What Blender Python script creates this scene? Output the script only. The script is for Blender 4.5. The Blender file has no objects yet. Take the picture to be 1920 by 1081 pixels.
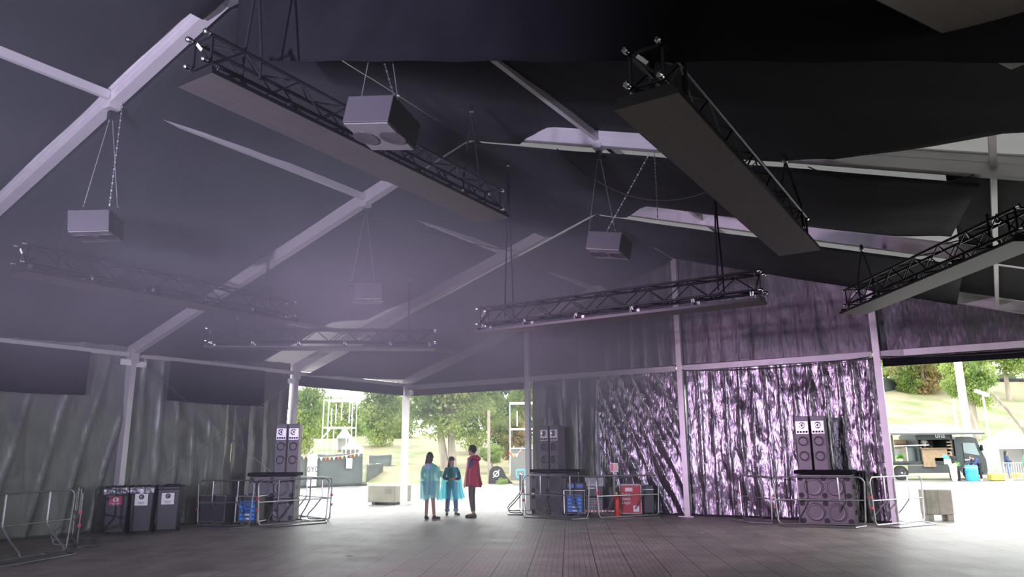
import bpy, bmesh, math, random
import numpy as np
from mathutils import Vector, Matrix, noise as mn
random.seed(7)
C = bpy.context.scene.collection
SC = bpy.context.scene
PI = math.pi
# ---------------------------------------------------------------- camera
CAM = Vector((17.2641, -20.0057, 1.6502))
RX = Vector((0.8409, 0.5412, -0.0077)); FW = Vector((-0.5268, 0.8215, 0.2183)); UP = Vector((0.1245, -0.1796, 0.9758))
FPX = 1392.22
cd = bpy.data.cameras.new('camera'); cam = bpy.data.objects.new('camera', cd); C.objects.link(cam)
cd.sensor_width = 36; cd.lens = FPX * 36 / 1920; cd.clip_end = 600
cam.matrix_world = Matrix(((RX.x, UP.x, -FW.x, CAM.x), (RX.y, UP.y, -FW.y, CAM.y), (RX.z, UP.z, -FW.z, CAM.z), (0, 0, 0, 1)))
SC.camera = cam
SC.view_settings.view_transform = 'Standard'
SC.view_settings.look = 'None'
SC.view_settings.gamma = 1
SC.view_settings.exposure = 0.8
SC.cycles.max_bounces = 7
SC.cycles.diffuse_bounces = 3
SC.cycles.glossy_bounces = 3
SC.cycles.transmission_bounces = 4
SC.cycles.transparent_max_bounces = 12
SC.cycles.volume_bounces = 0
SC.cycles.volume_step_rate = 1.0
SC.cycles.sample_clamp_indirect = 4
SC.cycles.use_denoising = True
# overcast sky
w = bpy.data.worlds.new('overcast_sky'); SC.world = w; w.use_nodes = True
nt = w.node_tree; bg = nt.nodes['Background']; bg.inputs[1].default_value = 3.1
tc = nt.nodes.new('ShaderNodeTexCoord'); sx = nt.nodes.new('ShaderNodeSeparateXYZ'); cr = nt.nodes.new('ShaderNodeValToRGB')
nt.links.new(tc.outputs['Generated'], sx.inputs[0]); nt.links.new(sx.outputs['Z'], cr.inputs[0]); nt.links.new(cr.outputs[0], bg.inputs[0])
cr.color_ramp.elements[0].position = 0.0; cr.color_ramp.elements[0].color = (0.9, 0.94, 0.93, 1)
cr.color_ramp.elements[1].position = 0.6; cr.color_ramp.elements[1].color = (0.95, 1.0, 1.0, 1)

def light(name, kind, loc, tgt, energy, col, **k):
    d = bpy.data.lights.new(name, kind); o = bpy.data.objects.new(name, d); C.objects.link(o)
    o.location = loc
    o.rotation_euler = (Vector(tgt) - Vector(loc)).to_track_quat('-Z', 'Y').to_euler()
    d.energy = energy; d.color = col
    for a, b in k.items(): setattr(d, a, b)
    return o
# stage lamps on the stage behind the photographer
LILAC = (0.80, 0.50, 1.0)
light('stage_lamp', 'SPOT', (6.5, -21.5, 2.9), (14.0, 0, 2.3), 7800, (0.92, 0.62, 1.0), spot_size=math.radians(34), spot_blend=1.0, shadow_soft_size=0.3)
light('stage_lamp', 'SPOT', (13.5, -25, 2.2), (6.0, -9, 8.0), 8200, (0.76, 0.68, 1.0), spot_size=math.radians(72), spot_blend=0.9, shadow_soft_size=0.15)
# portals that guide the sky light in through the openings
def portal(name, loc, tgt, sx_, sy_):
    d = bpy.data.lights.new(name, 'AREA'); o = bpy.data.objects.new(name, d); C.objects.link(o)
    o.location = loc; o.rotation_euler = (Vector(tgt) - Vector(loc)).to_track_quat('-Z', 'Y').to_euler()
    d.shape = 'RECTANGLE'; d.size = sx_; d.size_y = sy_; d.cycles.is_portal = True
    return o

# ---------------------------------------------------------------- projection helpers (pixel -> place on the ground)
def ray(x, y): return FW + RX * ((x - 960) / FPX) - UP * ((y - 540.5) / FPX)
def G(x, y, z=0.0):
    d = ray(x, y); return CAM + d * ((z - CAM.z) / d.z)
def onY(x, y, Y):
    d = ray(x, y); return CAM + d * ((Y - CAM.y) / d.y)
FH = Vector((FW.x, FW.y, 0)).normalized(); RH = Vector((FH.y, -FH.x, 0))
def at(x, dist, z=0.0):
    """ground point at horizontal distance dist in the direction of image column x (row of the horizon)"""
    return Vector((CAM.x, CAM.y, 0)) + FH * dist + RH * (dist * (x - 960) / FPX / 1.025) + Vector((0, 0, z))

# ---------------------------------------------------------------- materials
def _n(nt, t, **k):
    n = nt.nodes.new(t)
    for a, b in k.items(): setattr(n, a, b)
    return n
MATS = {}
def mat(name, col, rough=0.6, metal=0.0, var=0.0, scale=8.0, bump=0.0, bscale=None, spec=0.5, alpha=1.0, transl=0.0, stretch=None, sheen=0.0, detail=3.0):
    if name in MATS: return MATS[name]
    m = bpy.data.materials.new(name); m.use_nodes = True; nt = m.node_tree; p = nt.nodes['Principled BSDF']
    p.inputs['Base Color'].default_value = (*col, 1); p.inputs['Roughness'].default_value = rough; p.inputs['Metallic'].default_value = metal
    p.inputs['Specular IOR Level'].default_value = spec
    if sheen: p.inputs['Sheen Weight'].default_value = sheen
    if var or bump:
        tc = _n(nt, 'ShaderNodeTexCoord'); mp = _n(nt, 'ShaderNodeMapping')
        nt.links.new(tc.outputs['Object'], mp.inputs[0])
        if stretch: mp.inputs['Scale'].default_value = stretch
        if var:
            nz = _n(nt, 'ShaderNodeTexNoise'); nz.inputs['Scale'].default_value = scale; nz.inputs['Detail'].default_value = detail
            nt.links.new(mp.outputs[0], nz.inputs['Vector'])
            r = _n(nt, 'ShaderNodeValToRGB'); a = r.color_ramp.elements
            a[0].position = 0.3; a[1].position = 0.7
            a[0].color = (*[max(0, c * (1 - var)) for c in col], 1); a[1].color = (*[min(1, c * (1 + var)) for c in col], 1)
            nt.links.new(nz.outputs['Fac'], r.inputs[0]); nt.links.new(r.outputs[0], p.inputs['Base Color'])
        if bump:
            nb = _n(nt, 'ShaderNodeTexNoise'); nb.inputs['Scale'].default_value = bscale or scale * 3; nb.inputs['Detail'].default_value = 4
            nt.links.new(mp.outputs[0], nb.inputs['Vector'])
            b = _n(nt, 'ShaderNodeBump'); b.inputs['Strength'].default_value = bump; b.inputs['Distance'].default_value = 0.05
            nt.links.new(nb.outputs['Fac'], b.inputs['Height']); nt.links.new(b.outputs[0], p.inputs['Normal'])
    out = nt.nodes['Material Output']
    if transl:
        t = _n(nt, 'ShaderNodeBsdfTranslucent'); t.inputs[0].default_value = (*col, 1)
        mx = _n(nt, 'ShaderNodeMixShader'); mx.inputs[0].default_value = transl
        nt.links.new(p.outputs[0], mx.inputs[1]); nt.links.new(t.outputs[0], mx.inputs[2]); nt.links.new(mx.outputs[0], out.inputs[0])
        last = mx
    else: last = p
    if alpha < 1:
        t = _n(nt, 'ShaderNodeBsdfTransparent'); mx = _n(nt, 'ShaderNodeMixShader'); mx.inputs[0].default_value = alpha
        nt.links.new(t.outputs[0], mx.inputs[1]); nt.links.new(last.outputs[0], mx.inputs[2]); nt.links.new(mx.outputs[0], out.inputs[0])
    MATS[name] = m; return m

ALU = mat('anodised_aluminium', (0.50, 0.485, 0.485), 0.42, 0.35, var=0.06, scale=3)
STEEL = mat('galvanised_steel', (0.36, 0.36, 0.37), 0.35, 0.85, var=0.12, scale=20)
CHROME = mat('bright_shackle_steel', (0.8, 0.8, 0.8), 0.2, 1.0)
BLACK = mat('black_painted_metal', (0.012, 0.012, 0.013), 0.4, 0.2)
BLKCLOTH = mat('black_liner_fabric', (0.008, 0.009, 0.010), 0.8, var=0.25, scale=1.2, bump=0.15, bscale=5, spec=0.25)
DRAPE = mat('black_drape', (0.008, 0.008, 0.010), 0.9, var=0.2, scale=2, spec=0.1)
LED = None
RUBBER = mat('black_rubber', (0.02, 0.02, 0.02), 0.7)
CABW = mat('speaker_cabinet_black', (0.05, 0.045, 0.05), 0.55, var=0.15, scale=30, bump=0.1, bscale=200)
CABG = mat('speaker_baffle_grey', (0.10, 0.085, 0.10), 0.45, var=0.12, scale=20)
CONE = mat('paper_cone', (0.06, 0.052, 0.058), 0.4)
PLATE = mat('silver_horn_plate', (0.62, 0.58, 0.62), 0.35, 0.3)
WHITE = mat('white_paint', (0.8, 0.8, 0.8), 0.5)
CARD = mat('white_card', (0.75, 0.75, 0.73), 0.7)
INK = mat('black_ink', (0.02, 0.02, 0.02), 0.7)
REDM = mat('red_paint', (0.6, 0.02, 0.015), 0.4)
MAGENTA = mat('magenta_sign', (0.45, 0.05, 0.14), 0.6)

def brick_floor(name, c1, c2, mort, rot, bw, rh, rough):
    m = bpy.data.materials.new(name); m.use_nodes = True; nt = m.node_tree; p = nt.nodes['Principled BSDF']
    tc = _n(nt, 'ShaderNodeTexCoord'); mp = _n(nt, 'ShaderNodeMapping'); mp.inputs['Rotation'].default_value = (0, 0, rot)
    nt.links.new(tc.outputs['Object'], mp.inputs[0])
    def brick(bw, rh, ms, off, a, b, c):
        t = _n(nt, 'ShaderNodeTexBrick'); t.offset = off; t.inputs['Scale'].default_value = 1
        t.inputs['Brick Width'].default_value = bw; t.inputs['Row Height'].default_value = rh; t.inputs['Mortar Size'].default_value = ms
        t.inputs['Mortar Smooth'].default_value = 0.3
        t.inputs['Color1'].default_value = (*a, 1); t.inputs['Color2'].default_value = (*b, 1); t.inputs['Mortar'].default_value = (*c, 1)
        nt.links.new(mp.outputs[0], t.inputs['Vector']); return t
    big = brick(bw, rh, 0.008, 0.37, c1, c2, mort)
    small = brick(rh / 3.0, rh / 6.0, 0.0045, 0.0, (1, 1, 1), (0.90, 0.89, 0.88), (0.48, 0.46, 0.44))
    nz = _n(nt, 'ShaderNodeTexNoise'); nz.inputs['Scale'].default_value = 1.3; nz.inputs['Detail'].default_value = 6
    nt.links.new(tc.outputs['Object'], nz.inputs['Vector'])
    r = _n(nt, 'ShaderNodeValToRGB'); r.color_ramp.elements[0].color = (0.68, 0.68, 0.68, 1); r.color_ramp.elements[1].color = (1.2, 1.2, 1.2, 1)
    r.color_ramp.elements[0].position = 0.3; r.color_ramp.elements[1].position = 0.7
    nt.links.new(nz.outputs['Fac'], r.inputs[0])
    m1 = _n(nt, 'ShaderNodeMix', data_type='RGBA', blend_type='MULTIPLY'); m1.inputs[0].default_value = 1
    m2 = _n(nt, 'ShaderNodeMix', data_type='RGBA', blend_type='MULTIPLY'); m2.inputs[0].default_value = 1
    nt.links.new(big.outputs['Color'], m1.inputs[6]); nt.links.new(small.outputs['Color'], m1.inputs[7])
    nt.links.new(m1.outputs[2], m2.inputs[6]); nt.links.new(r.outputs[0], m2.inputs[7]); nt.links.new(m2.outputs[2], p.inputs['Base Color'])
    rr = _n(nt, 'ShaderNodeMapRange'); rr.inputs['To Min'].default_value = rough - 0.14; rr.inputs['To Max'].default_value = rough + 0.12
    nt.links.new(nz.outputs['Fac'], rr.inputs[0]); nt.links.new(rr.outputs[0], p.inputs['Roughness'])
    b = _n(nt, 'ShaderNodeBump'); b.inputs['Strength'].default_value = 0.25; b.inputs['Distance'].default_value = 0.01
    nt.links.new(m1.outputs[2], b.inputs['Height']); nt.links.new(b.outputs[0], p.inputs['Normal'])
    return m

def foil(name, col, rough, bump=0.5, metal=0.0, sc=1.0):
    """glossy plastic sheet full of small creases"""
    m = bpy.data.materials.new(name); m.use_nodes = True; nt = m.node_tree; p = nt.nodes['Principled BSDF']
    p.inputs['Base Color'].default_value = (*col, 1); p.inputs['Roughness'].default_value = rough; p.inputs['Specular IOR Level'].default_value = 0.8; p.inputs['Metallic'].default_value = metal
    tc = _n(nt, 'ShaderNodeTexCoord'); mp = _n(nt, 'ShaderNodeMapping'); mp.inputs['Scale'].default_value = (1.2, 1, 0.28)
    nt.links.new(tc.outputs['Object'], mp.inputs[0])
    nz = _n(nt, 'ShaderNodeTexNoise'); nz.inputs['Scale'].default_value = 9 * sc; nz.inputs['Detail'].default_value = 4; nz.inputs['Distortion'].default_value = 0.8
    vo = _n(nt, 'ShaderNodeTexVoronoi'); vo.inputs['Scale'].default_value = 8 * sc; vo.feature = 'SMOOTH_F1'
    nt.links.new(mp.outputs[0], nz.inputs['Vector']); nt.links.new(mp.outputs[0], vo.inputs['Vector'])
    ad = _n(nt, 'ShaderNodeMath', operation='ADD'); nt.links.new(nz.outputs['Fac'], ad.inputs[0]); nt.links.new(vo.outputs['Distance'], ad.inputs[1])
    b = _n(nt, 'ShaderNodeBump'); b.inputs['Strength'].default_value = bump; b.inputs['Distance'].default_value = 0.03 / sc
    nt.links.new(ad.outputs[0], b.inputs['Height']); nt.links.new(b.outputs[0], p.inputs['Normal'])
    return m
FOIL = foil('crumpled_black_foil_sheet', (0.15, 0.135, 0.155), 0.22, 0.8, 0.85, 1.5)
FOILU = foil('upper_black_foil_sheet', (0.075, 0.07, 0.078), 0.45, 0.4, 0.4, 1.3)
FOIL2 = foil('black_pvc_sheet', (0.06, 0.058, 0.062), 0.36, 0.3, 0.3)
FOIL3 = foil('dull_grey_tarp', (0.13, 0.145, 0.13), 0.44, 0.22, 0.3)

def led_mat():
    m = bpy.data.materials.new('led_tile_face'); m.use_nodes = True; nt = m.node_tree; p = nt.nodes['Principled BSDF']
    tc = _n(nt, 'ShaderNodeTexCoord')
    t = _n(nt, 'ShaderNodeTexBrick'); t.offset = 0; t.inputs['Scale'].default_value = 1
    t.inputs['Brick Width'].default_value = 0.5; t.inputs['Row Height'].default_value = 0.1665; t.inputs['Mortar Size'].default_value = 0.0022
    t.inputs['Color1'].default_value = (0.092, 0.080, 0.074, 1); t.inputs['Color2'].default_value = (0.082, 0.072, 0.068, 1); t.inputs['Mortar'].default_value = (0.05, 0.045, 0.045, 1)
    nt.links.new(tc.outputs['Object'], t.inputs['Vector']); nt.links.new(t.outputs['Color'], p.inputs['Base Color'])
    p.inputs['Roughness'].default_value = 0.55
    return m
LED = led_mat()

# ---------------------------------------------------------------- mesh builder
class MB:
    def __init__(s): s.v = []; s.f = []
    def add(s, vs, fs):
        n = len(s.v); s.v += [tuple(v) for v in vs]; s.f += [tuple(i + n for i in f) for f in fs]; return s
    def box(s, c, size, rot=None, taper=1.0):
        x, y, z = [a / 2 for a in size]; vs = []
        for k, (i, j, l) in enumerate([(-1, -1, -1), (1, -1, -1), (1, 1, -1), (-1, 1, -1), (-1, -1, 1), (1, -1, 1), (1, 1, 1), (-1, 1, 1)]):
            t = taper if l > 0 else 1
            v = Vector((i * x * t, j * y * t, l * z))
            if rot is not None: v = rot @ v
            vs.append(v + Vector(c))
        return s.add(vs, [(0, 3, 2, 1), (4, 5, 6, 7), (0, 1, 5, 4), (1, 2, 6, 5), (2, 3, 7, 6), (3, 0, 4, 7)])
    def bar(s, a, b, wd, ht, up=(0, 0, 1)):
        a = Vector(a); b = Vector(b); d = (b - a); L = d.length; x = d.normalized(); y = Vector(up).cross(x)
        y = y.normalized() if y.length > 1e-5 else x.orthogonal().normalized()
        z = x.cross(y); R = Matrix((x, y, z)).transposed()
        return s.box((a + b) / 2, (L, wd, ht), R)
    def tube(s, pts, r, n=8, caps=True, rr=None):
        pts = [Vector(p) for p in pts]; N = len(pts); vs = []; fs = []
        ref = None
        for i, p in enumerate(pts):
            d = (pts[min(i + 1, N - 1)] - pts[max(i - 1, 0)]).normalized()
            if ref is None: ref = d.orthogonal().normalized()
            ref = (ref - d * ref.dot(d)); ref = ref.normalized() if ref.length > 1e-6 else d.orthogonal().normalized()
            q = d.cross(ref); R_ = rr[i] if rr else r
            for k in range(n):
                a = 2 * PI * k / n; vs.append(p + (ref * math.cos(a) + q * math.sin(a)) * R_)
        for i in range(N - 1):
            for k in range(n):
                fs.append((i * n + k, i * n + (k + 1) % n, (i + 1) * n + (k + 1) % n, (i + 1) * n + k))
        if caps: fs += [tuple(range(n))[::-1], tuple((N - 1) * n + k for k in range(n))]
        return s.add(vs, fs)
    def lathe(s, prof, n=20, origin=(0, 0, 0), axis=(0, 0, 1)):
        """prof: (r, h) along axis"""
        o = Vector(origin); z = Vector(axis).normalized(); x = z.orthogonal().normalized(); y = z.cross(x); vs = []; fs = []
        for r, h in prof:
            for k in range(n):
                a = 2 * PI * k / n; vs.append(o + z * h + (x * math.cos(a) + y * math.sin(a)) * r)
        for i in range(len(prof) - 1):
            for k in range(n): fs.append((i * n + k, i * n + (k + 1) % n, (i + 1) * n + (k + 1) % n, (i + 1) * n + k))
        fs.append(tuple(range(n))[::-1]); fs.append(tuple((len(prof) - 1) * n + k for k in range(n)))
        return s.add(vs, fs)
    def ball(s, c, r, n=10, m=7, sc=(1, 1, 1), rot=None):
        vs = []; fs = []
        for i in range(m + 1):
            t = PI * i / m
            for k in range(n):
                a = 2 * PI * k / n; v = Vector((math.sin(t) * math.cos(a) * sc[0], math.sin(t) * math.sin(a) * sc[1], math.cos(t) * sc[2])) * r
                if rot is not None: v = rot @ v
                vs.append(Vector(c) + v)
        for i in range(m):
            for k in range(n): fs.append((i * n + k, (i + 1) * n + k, (i + 1) * n + (k + 1) % n, i * n + (k + 1) % n))
        return s.add(vs, fs)
    def grid(s, fn, nx, ny):
        vs = [fn(i / nx, j / ny) for j in range(ny + 1) for i in range(nx + 1)]
        fs = [(j * (nx + 1) + i, j * (nx + 1) + i + 1, (j + 1) * (nx + 1) + i + 1, (j + 1) * (nx + 1) + i) for j in range(ny) for i in range(nx)]
        return s.add(vs, fs)
    def prism(s, poly, z0, z1):
        n = len(poly); vs = [(x, y, z0) for x, y in poly] + [(x, y, z1) for x, y in poly]
        return s.add(vs, [tuple(range(n))[::-1], tuple(range(n, 2 * n))] + [(i, (i + 1) % n, n + (i + 1) % n, n + i) for i in range(n)])
    def build(s, name, m, parent=None, smooth=False, bevel=0, solid=0, loc=None):
        me = bpy.data.meshes.new(name); me.from_pydata(s.v, [], s.f); me.update()
        if smooth:
            me.polygons.foreach_set('use_smooth', [True] * len(me.polygons))
            if hasattr(me, 'set_sharp_from_angle'): me.set_sharp_from_angle(angle=math.radians(40))
        o = bpy.data.objects.new(name, me); C.objects.link(o)
        if m: me.materials.append(m)
        if parent: o.parent = parent
        if loc: o.location = loc
        if bevel:
            b = o.modifiers.new('bevel', 'BEVEL'); b.width = bevel; b.segments = 2; b.limit_method = 'ANGLE'
        if solid:
            b = o.modifiers.new('solidify', 'SOLIDIFY'); b.thickness = solid; b.offset = 0
        return o
def tag(o, label, cat=None, group=None, kind=None):
    o['label'] = label
    if cat: o['category'] = cat
    if group: o['group'] = group
    if kind: o['kind'] = kind
    return o
def thing(name, label, cat, loc=(0, 0, 0), rz=0.0, group=None):
    o = bpy.data.objects.new(name, None); C.objects.link(o); o.location = loc; o.rotation_euler = (0, 0, rz); o.empty_display_size = 0.2
    return tag(o, label, cat, group)
def struct(name, mb, m, label=None, **k):
    o = mb.build(name, m, **k); o['kind'] = 'structure'
    if label: o['label'] = label
    return o
def copy_tree(o, parent=None):
    c = o.copy(); C.objects.link(c); c.parent = parent
    for ch in list(o.children): copy_tree(ch, c)
    return c
def text(name, s, size, m, parent, loc, rot, ext=0.002, align='CENTER'):
    cu = bpy.data.curves.new(name, 'FONT'); cu.body = s; cu.size = size; cu.extrude = ext; cu.align_x = align; cu.align_y = 'CENTER'
    tmp = bpy.data.objects.new(name, cu); C.objects.link(tmp); bpy.context.view_layer.update()
    me = bpy.data.meshes.new_from_object(tmp.evaluated_get(bpy.context.evaluated_depsgraph_get())); bpy.data.objects.remove(tmp); bpy.data.curves.remove(cu)
    o = bpy.data.objects.new(name, me); C.objects.link(o); me.materials.clear(); me.materials.append(m); o.parent = parent; o.location = loc; o.rotation_euler = rot
    return o

# ================================================================ TENT
E0, A0 = 4.05, 7.2
def zr(u): return A0 - 0.315 * abs(u - 10)
# floor and plaza
FLOORM = brick_floor('small_paving_setts', (0.43, 0.375, 0.345), (0.36, 0.315, 0.29), (0.07, 0.06, 0.06), math.radians(61.5), 1.5, 0.5, 0.52)
struct('floor', MB().box((10, -13, -0.05), (20.6, 28, 0.1)), FLOORM, 'paved floor of small square setts under the tent')
PLAZAM = brick_floor('pale_plaza_paving', (0.29, 0.285, 0.27), (0.24, 0.235, 0.225), (0.13, 0.125, 0.12), math.radians(61.5), 1.5, 0.5, 0.42)
def terrain(P):
    d = Vector((P[0] - CAM.x, P[1] - CAM.y, 0)); D = d.dot(FH); L = d.dot(RH); a = L / max(D, 1) if D > 1 else 9
    hl = max(0, D - 45) * 0.085 if D < 95 else 50 * 0.085
    hr = 0 if D < 57 else min((D - 57) * 0.30, 9.6 + (D - 89) * 0.02)
    t = min(1, max(0, (a - 0.12) / 0.25)); t = t * t * (3 - 2 * t)
    h = hl * (1 - t) + hr * t
    if D < 40 or a > 3: h = 0
    return h
def tp(D, a):
    P = Vector((CAM.x, CAM.y, 0)) + FH * D + RH * (D * a); P.z = terrain(P); return P
# plaza: ring of ground round the tent floor
pl = MB()
pl.prism([(-60, -60), (80, -60), (80, -27), (-60, -27)], -0.1, -0.004)
pl.prism([(-60, -27), (-0.3, -27), (-0.3, 1), (-60, 1)], -0.1, -0.004)
pl.prism([(20.3, -27), (80, -27), (80, 1), (20.3, 1)], -0.1, -0.004)
pl.prism([(-60, 1), (80, 1), (80, 70), (-60, 70)], -0.1, -0.004)
struct('plaza_paving', pl, PLAZAM, 'pale wet plaza paving round the tent')
GRASS = mat('dry_hill_grass', (0.50, 0.47, 0.24), 0.9, var=0.0)
nt = GRASS.node_tree; p = nt.nodes['Principled BSDF']; tc = _n(nt, 'ShaderNodeTexCoord'); nz = _n(nt, 'ShaderNodeTexNoise'); nz.inputs['Scale'].default_value = 0.35; nz.inputs['Detail'].default_value = 9
r = _n(nt, 'ShaderNodeValToRGB'); r.color_ramp.elements[0].position = 0.33; r.color_ramp.elements[0].color = (0.12, 0.16, 0.055, 1); r.color_ramp.elements[1].position = 0.55; r.color_ramp.elements[1].color = (0.27, 0.225, 0.14, 1)
nt.links.new(tc.outputs['Object'], nz.inputs['Vector']); nt.links.new(nz.outputs['Fac'], r.inputs[0]); nt.links.new(r.outputs[0], p.inputs['Base Color'])
hm = MB()
hm.grid(lambda s, t: tp(45.0 + 85 * t, -0.8 + 1.9 * s) + Vector((0, 0, 0.02 + 0.25 * mn.noise(Vector((s * 40, t * 30, 0))) * min(1, t * 6) - 0.06 * (1 if t == 0 else 0))), 90, 60)
struct('grass_hill', hm, GRASS, 'dry grassy hillside rising beyond the plaza', smooth=True)

# roof membrane, white pvc above the black liner
PVC = mat('white_tent_pvc', (0.62, 0.60, 0.58), 0.5, transl=0.07)
rm = MB()
for sgn in (0, 1):
    rm.grid(lambda s, t, sgn=sgn: Vector(((-0.5 + 10.5 * s if sgn == 0 else 20.5 - 10.5 * s), -27 + 27.3 * t, zr(-0.5 + 10.5 * s) + 0.30)), 20, 24)
struct('ceiling', rm, PVC, 'white tent roof membrane above the black liners')

def portal_frame(k, label):
    Y = -5.0 * k; t = thing('portal_frame', label, 'tent frame', (0, Y, 0), 0, 'aluminium portal frames of the tent')
    for sgn, nm in ((0, 'left'), (1, 'right')):
        m = MB(); f = (lambda u: u) if sgn == 0 else (lambda u: 20 - u)
        a = Vector((f(-0.1), 0, zr(-0.1) + 0.13)); b = Vector((f(10), 0, A0 + 0.13))
        m.bar(a, b, 0.12, 0.26)
        for dz in (-0.135, 0.125): m.bar(a + Vector((0, 0, dz)), b + Vector((0, 0, dz)), 0.155, 0.018)
        m.bar(a + Vector((0, -0.062, 0.02)), b + Vector((0, -0.062, 0.02)), 0.008, 0.012)
        m.build('rafter', ALU, t)
    for sgn in (0, 1):
        x = 0 if sgn == 0 else 20
        m = MB(); m.box((x, 0, 2.0), (0.22, 0.13, 4.0)); m.box((x, 0, 4.02), (0.34, 0.16, 0.30))
        for q in range(12): m.box((x, -0.067, 0.4 + 0.28 * q), (0.03, 0.004, 0.03))
        m.build('post', ALU, t)
        MB().box((x, 0, 0.012), (0.42, 0.36, 0.024)).build('base_plate', STEEL, t)
    MB().box((10, 0, A0 + 0.06), (0.7, 0.17, 0.26)).build('ridge_joint', STEEL, t)
    return t
for k, lab in enumerate(['pale aluminium portal frame standing in the gable wall', 'pale aluminium portal frame whose left post edges the bright left opening',
                         'pale aluminium portal frame whose left post stands behind the wheelie bins', 'pale aluminium portal frame crossing the upper left corner of the picture']):
    portal_frame(k, lab)
# gable posts
for u, lab in ((5, 'tall pale gable post beside the central opening'), (10, 'tall pale gable post in the middle of the foil curtain'), (15, 'tall pale gable post at the right end of the foil curtain')):
    t = thing('gable_post', lab, 'tent post', (u, -0.02, 0), 0, 'intermediate posts of the gable wall')
    m = MB(); m.box((0, 0, zr(u) / 2), (0.15, 0.13, zr(u)))
    for q in range(20): m.box((0, -0.067, 0.4 + 0.28 * q), (0.022, 0.004, 0.022))
    m.build('post', ALU, t); MB().box((0, 0, 0.012), (0.42, 0.36, 0.024)).build('base_plate', STEEL, t)
for i in range(4):
    u = 5 * i; o = MB().box((u + 2.5, -0.09, 3.96), (4.8, 0.06, 0.15)).build('gable_beam', ALU)
    tag(o, ['pale horizontal gable beam above the central opening', 'pale horizontal gable beam above the dark left curtain bay', 'pale horizontal gable beam above the shiny crumpled foil', 'pale horizontal gable beam above the right opening with food truck'][i], 'tent beam', 'horizontal beams of the gable')
nmb = {0: 'far', 1: 'middle', 2: 'near', 3: 'nearest'}
for i in range(3):
    o = MB().box((0.02, -5 * i - 2.5, 4.05), (0.1, 4.8, 0.10)).build('eave_beam', ALU)
    tag(o, ['thin pale eave beam above the left wall opening', 'thin pale eave beam above the left wall between opening and bins', 'thin pale eave beam at the far left above the grey tarps'][i], 'tent beam', 'eave beams along the left wall')
PUL = {0: 'bay beside the gable wall', 1: 'second bay from the gable wall', 2: 'third bay from the gable wall', 3: 'bay nearest the camera'}
for u, s in ((2.5, 'lowest roof purlin on the left slope'), (7.5, 'upper roof purlin on the left slope'), (12.5, 'upper roof purlin on the right slope'), (17.6, 'lowest roof purlin on the right slope')):
    for b in range(4):
        if u == 2.5 and b == 2: continue
        Y = -5 * b
        o = MB().box((u, Y - 2.5, zr(u) + 0.13), (0.07, 4.86, 0.12)).build('roof_purlin', ALU)
        tag(o, 'grey aluminium %s, %s' % (s, PUL[b]), 'roof purlin', 'roof purlins between the rafters')

# ---- black ceiling liners, one sheet per bay and slope
def sm(a, b, x):
    t = min(1, max(0, (x - a) / (b - a))); return t * t * (3 - 2 * t)
def liner(bay, side, label, u0f, u1f, far_off, near_off, sag, yf=None, yn=None, nx=44, ny=18):
    Yf = -5 * bay - 0.075; Yn = -5 * (bay + 1) + 0.075
    def fn(s, t):
        u = (u0f(t) * (1 - s) + u1f(t) * s)
        yff = yf(u) if yf else Yf; ynn = yn(u) if yn else Yn
        y = yff * (1 - t) + ynn * t
        off = far_off(u) * (1 - t) + near_off(u) * t - sag * math.sin(PI * t) * math.sin(PI * s) + 0.02 * mn.noise(Vector((u * 0.8, y * 1.5, bay)))
        return Vector((u, y, zr(u) + off))
    o = MB().grid(fn, nx, ny).build('ceiling_liner', BLKCLOTH, smooth=True, solid=0.004)
    return tag(o, label, 'ceiling fabric', 'black liner sheets under the tent roof')
ridge = lambda u, a, b: 1 - sm(a - 0.25, a, u) * (1 - sm(b, b + 0.3, u)) if False else (1 if (u < a - 0.25 or u > b + 0.3) else 0)
def drop(a, b, lo=-0.10, hi=0.24):
    def f(u):
        if u < a: return hi + (lo - hi) * sm(a - 0.35, a, u)
        if u > b: return lo + (hi - lo) * sm(b, b + 0.6, u)
        return lo
    return f
c0 = lambda v: (lambda *_: v)
liner(0, 'l', 'dark ceiling liner on the left slope of the bay at the gable', c0(-0.1), c0(10), drop(8.0, 20), c0(-0.06), 0.0, yn=lambda u: -4.925 + 0.28 * (1 - sm(2.4, 3.2, u)))
liner(1, 'l', 'dark ceiling liner on the left slope of the second bay', c0(-0.1), c0(10), drop(8.75, 20), c0(0.0), 0.0, yf=lambda u: -5.075 - 0.85 * (1 - sm(2.7, 3.2, u)) - 0.25 * (1 - sm(3.5, 4.6, u)))
liner(2, 'l', 'dark ceiling liner on the left slope of the third bay', c0(-0.1), c0(10), drop(8.35, 20), c0(0.03), -0.03)
liner(3, 'l', 'dark ceiling liner on the left slope nearest the camera', c0(-0.1), c0(10), drop(9.6, 20), c0(0.03), -0.03)
liner(4, 'l', 'dark ceiling liner on the left slope behind the camera', c0(-0.1), c0(10), c0(0.2), c0(0.1), 0.05)
liner(0, 'r', 'dark ceiling liner on the right slope of the bay at the gable', c0(10), lambda t: 16.82 + 0.3 * t, c0(-0.07), c0(-0.10), 0.14)
liner(0, 'r', 'dark flat liner on the lower right slope of the gable bay', c0(16.9), c0(20.1), c0(0.27), c0(0.27), 0.02)
liner(1, 'r', 'dark flat liner on the lower right slope, right of the hanging black cloth edge', c0(17.1), c0(20.1), c0(0.27), c0(0.22), 0.02)
liner(1, 'r', 'dark ceiling liner on the right slope of the second bay, below the clipped edge', c0(10), lambda t: 17.0 + 0.45 * t, drop(9.9, 10.7, hi=0.24), c0(-0.09), 0.28, yf=lambda u: -5.09 - 0.55 * sm(15.9, 17.0, u))
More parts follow.
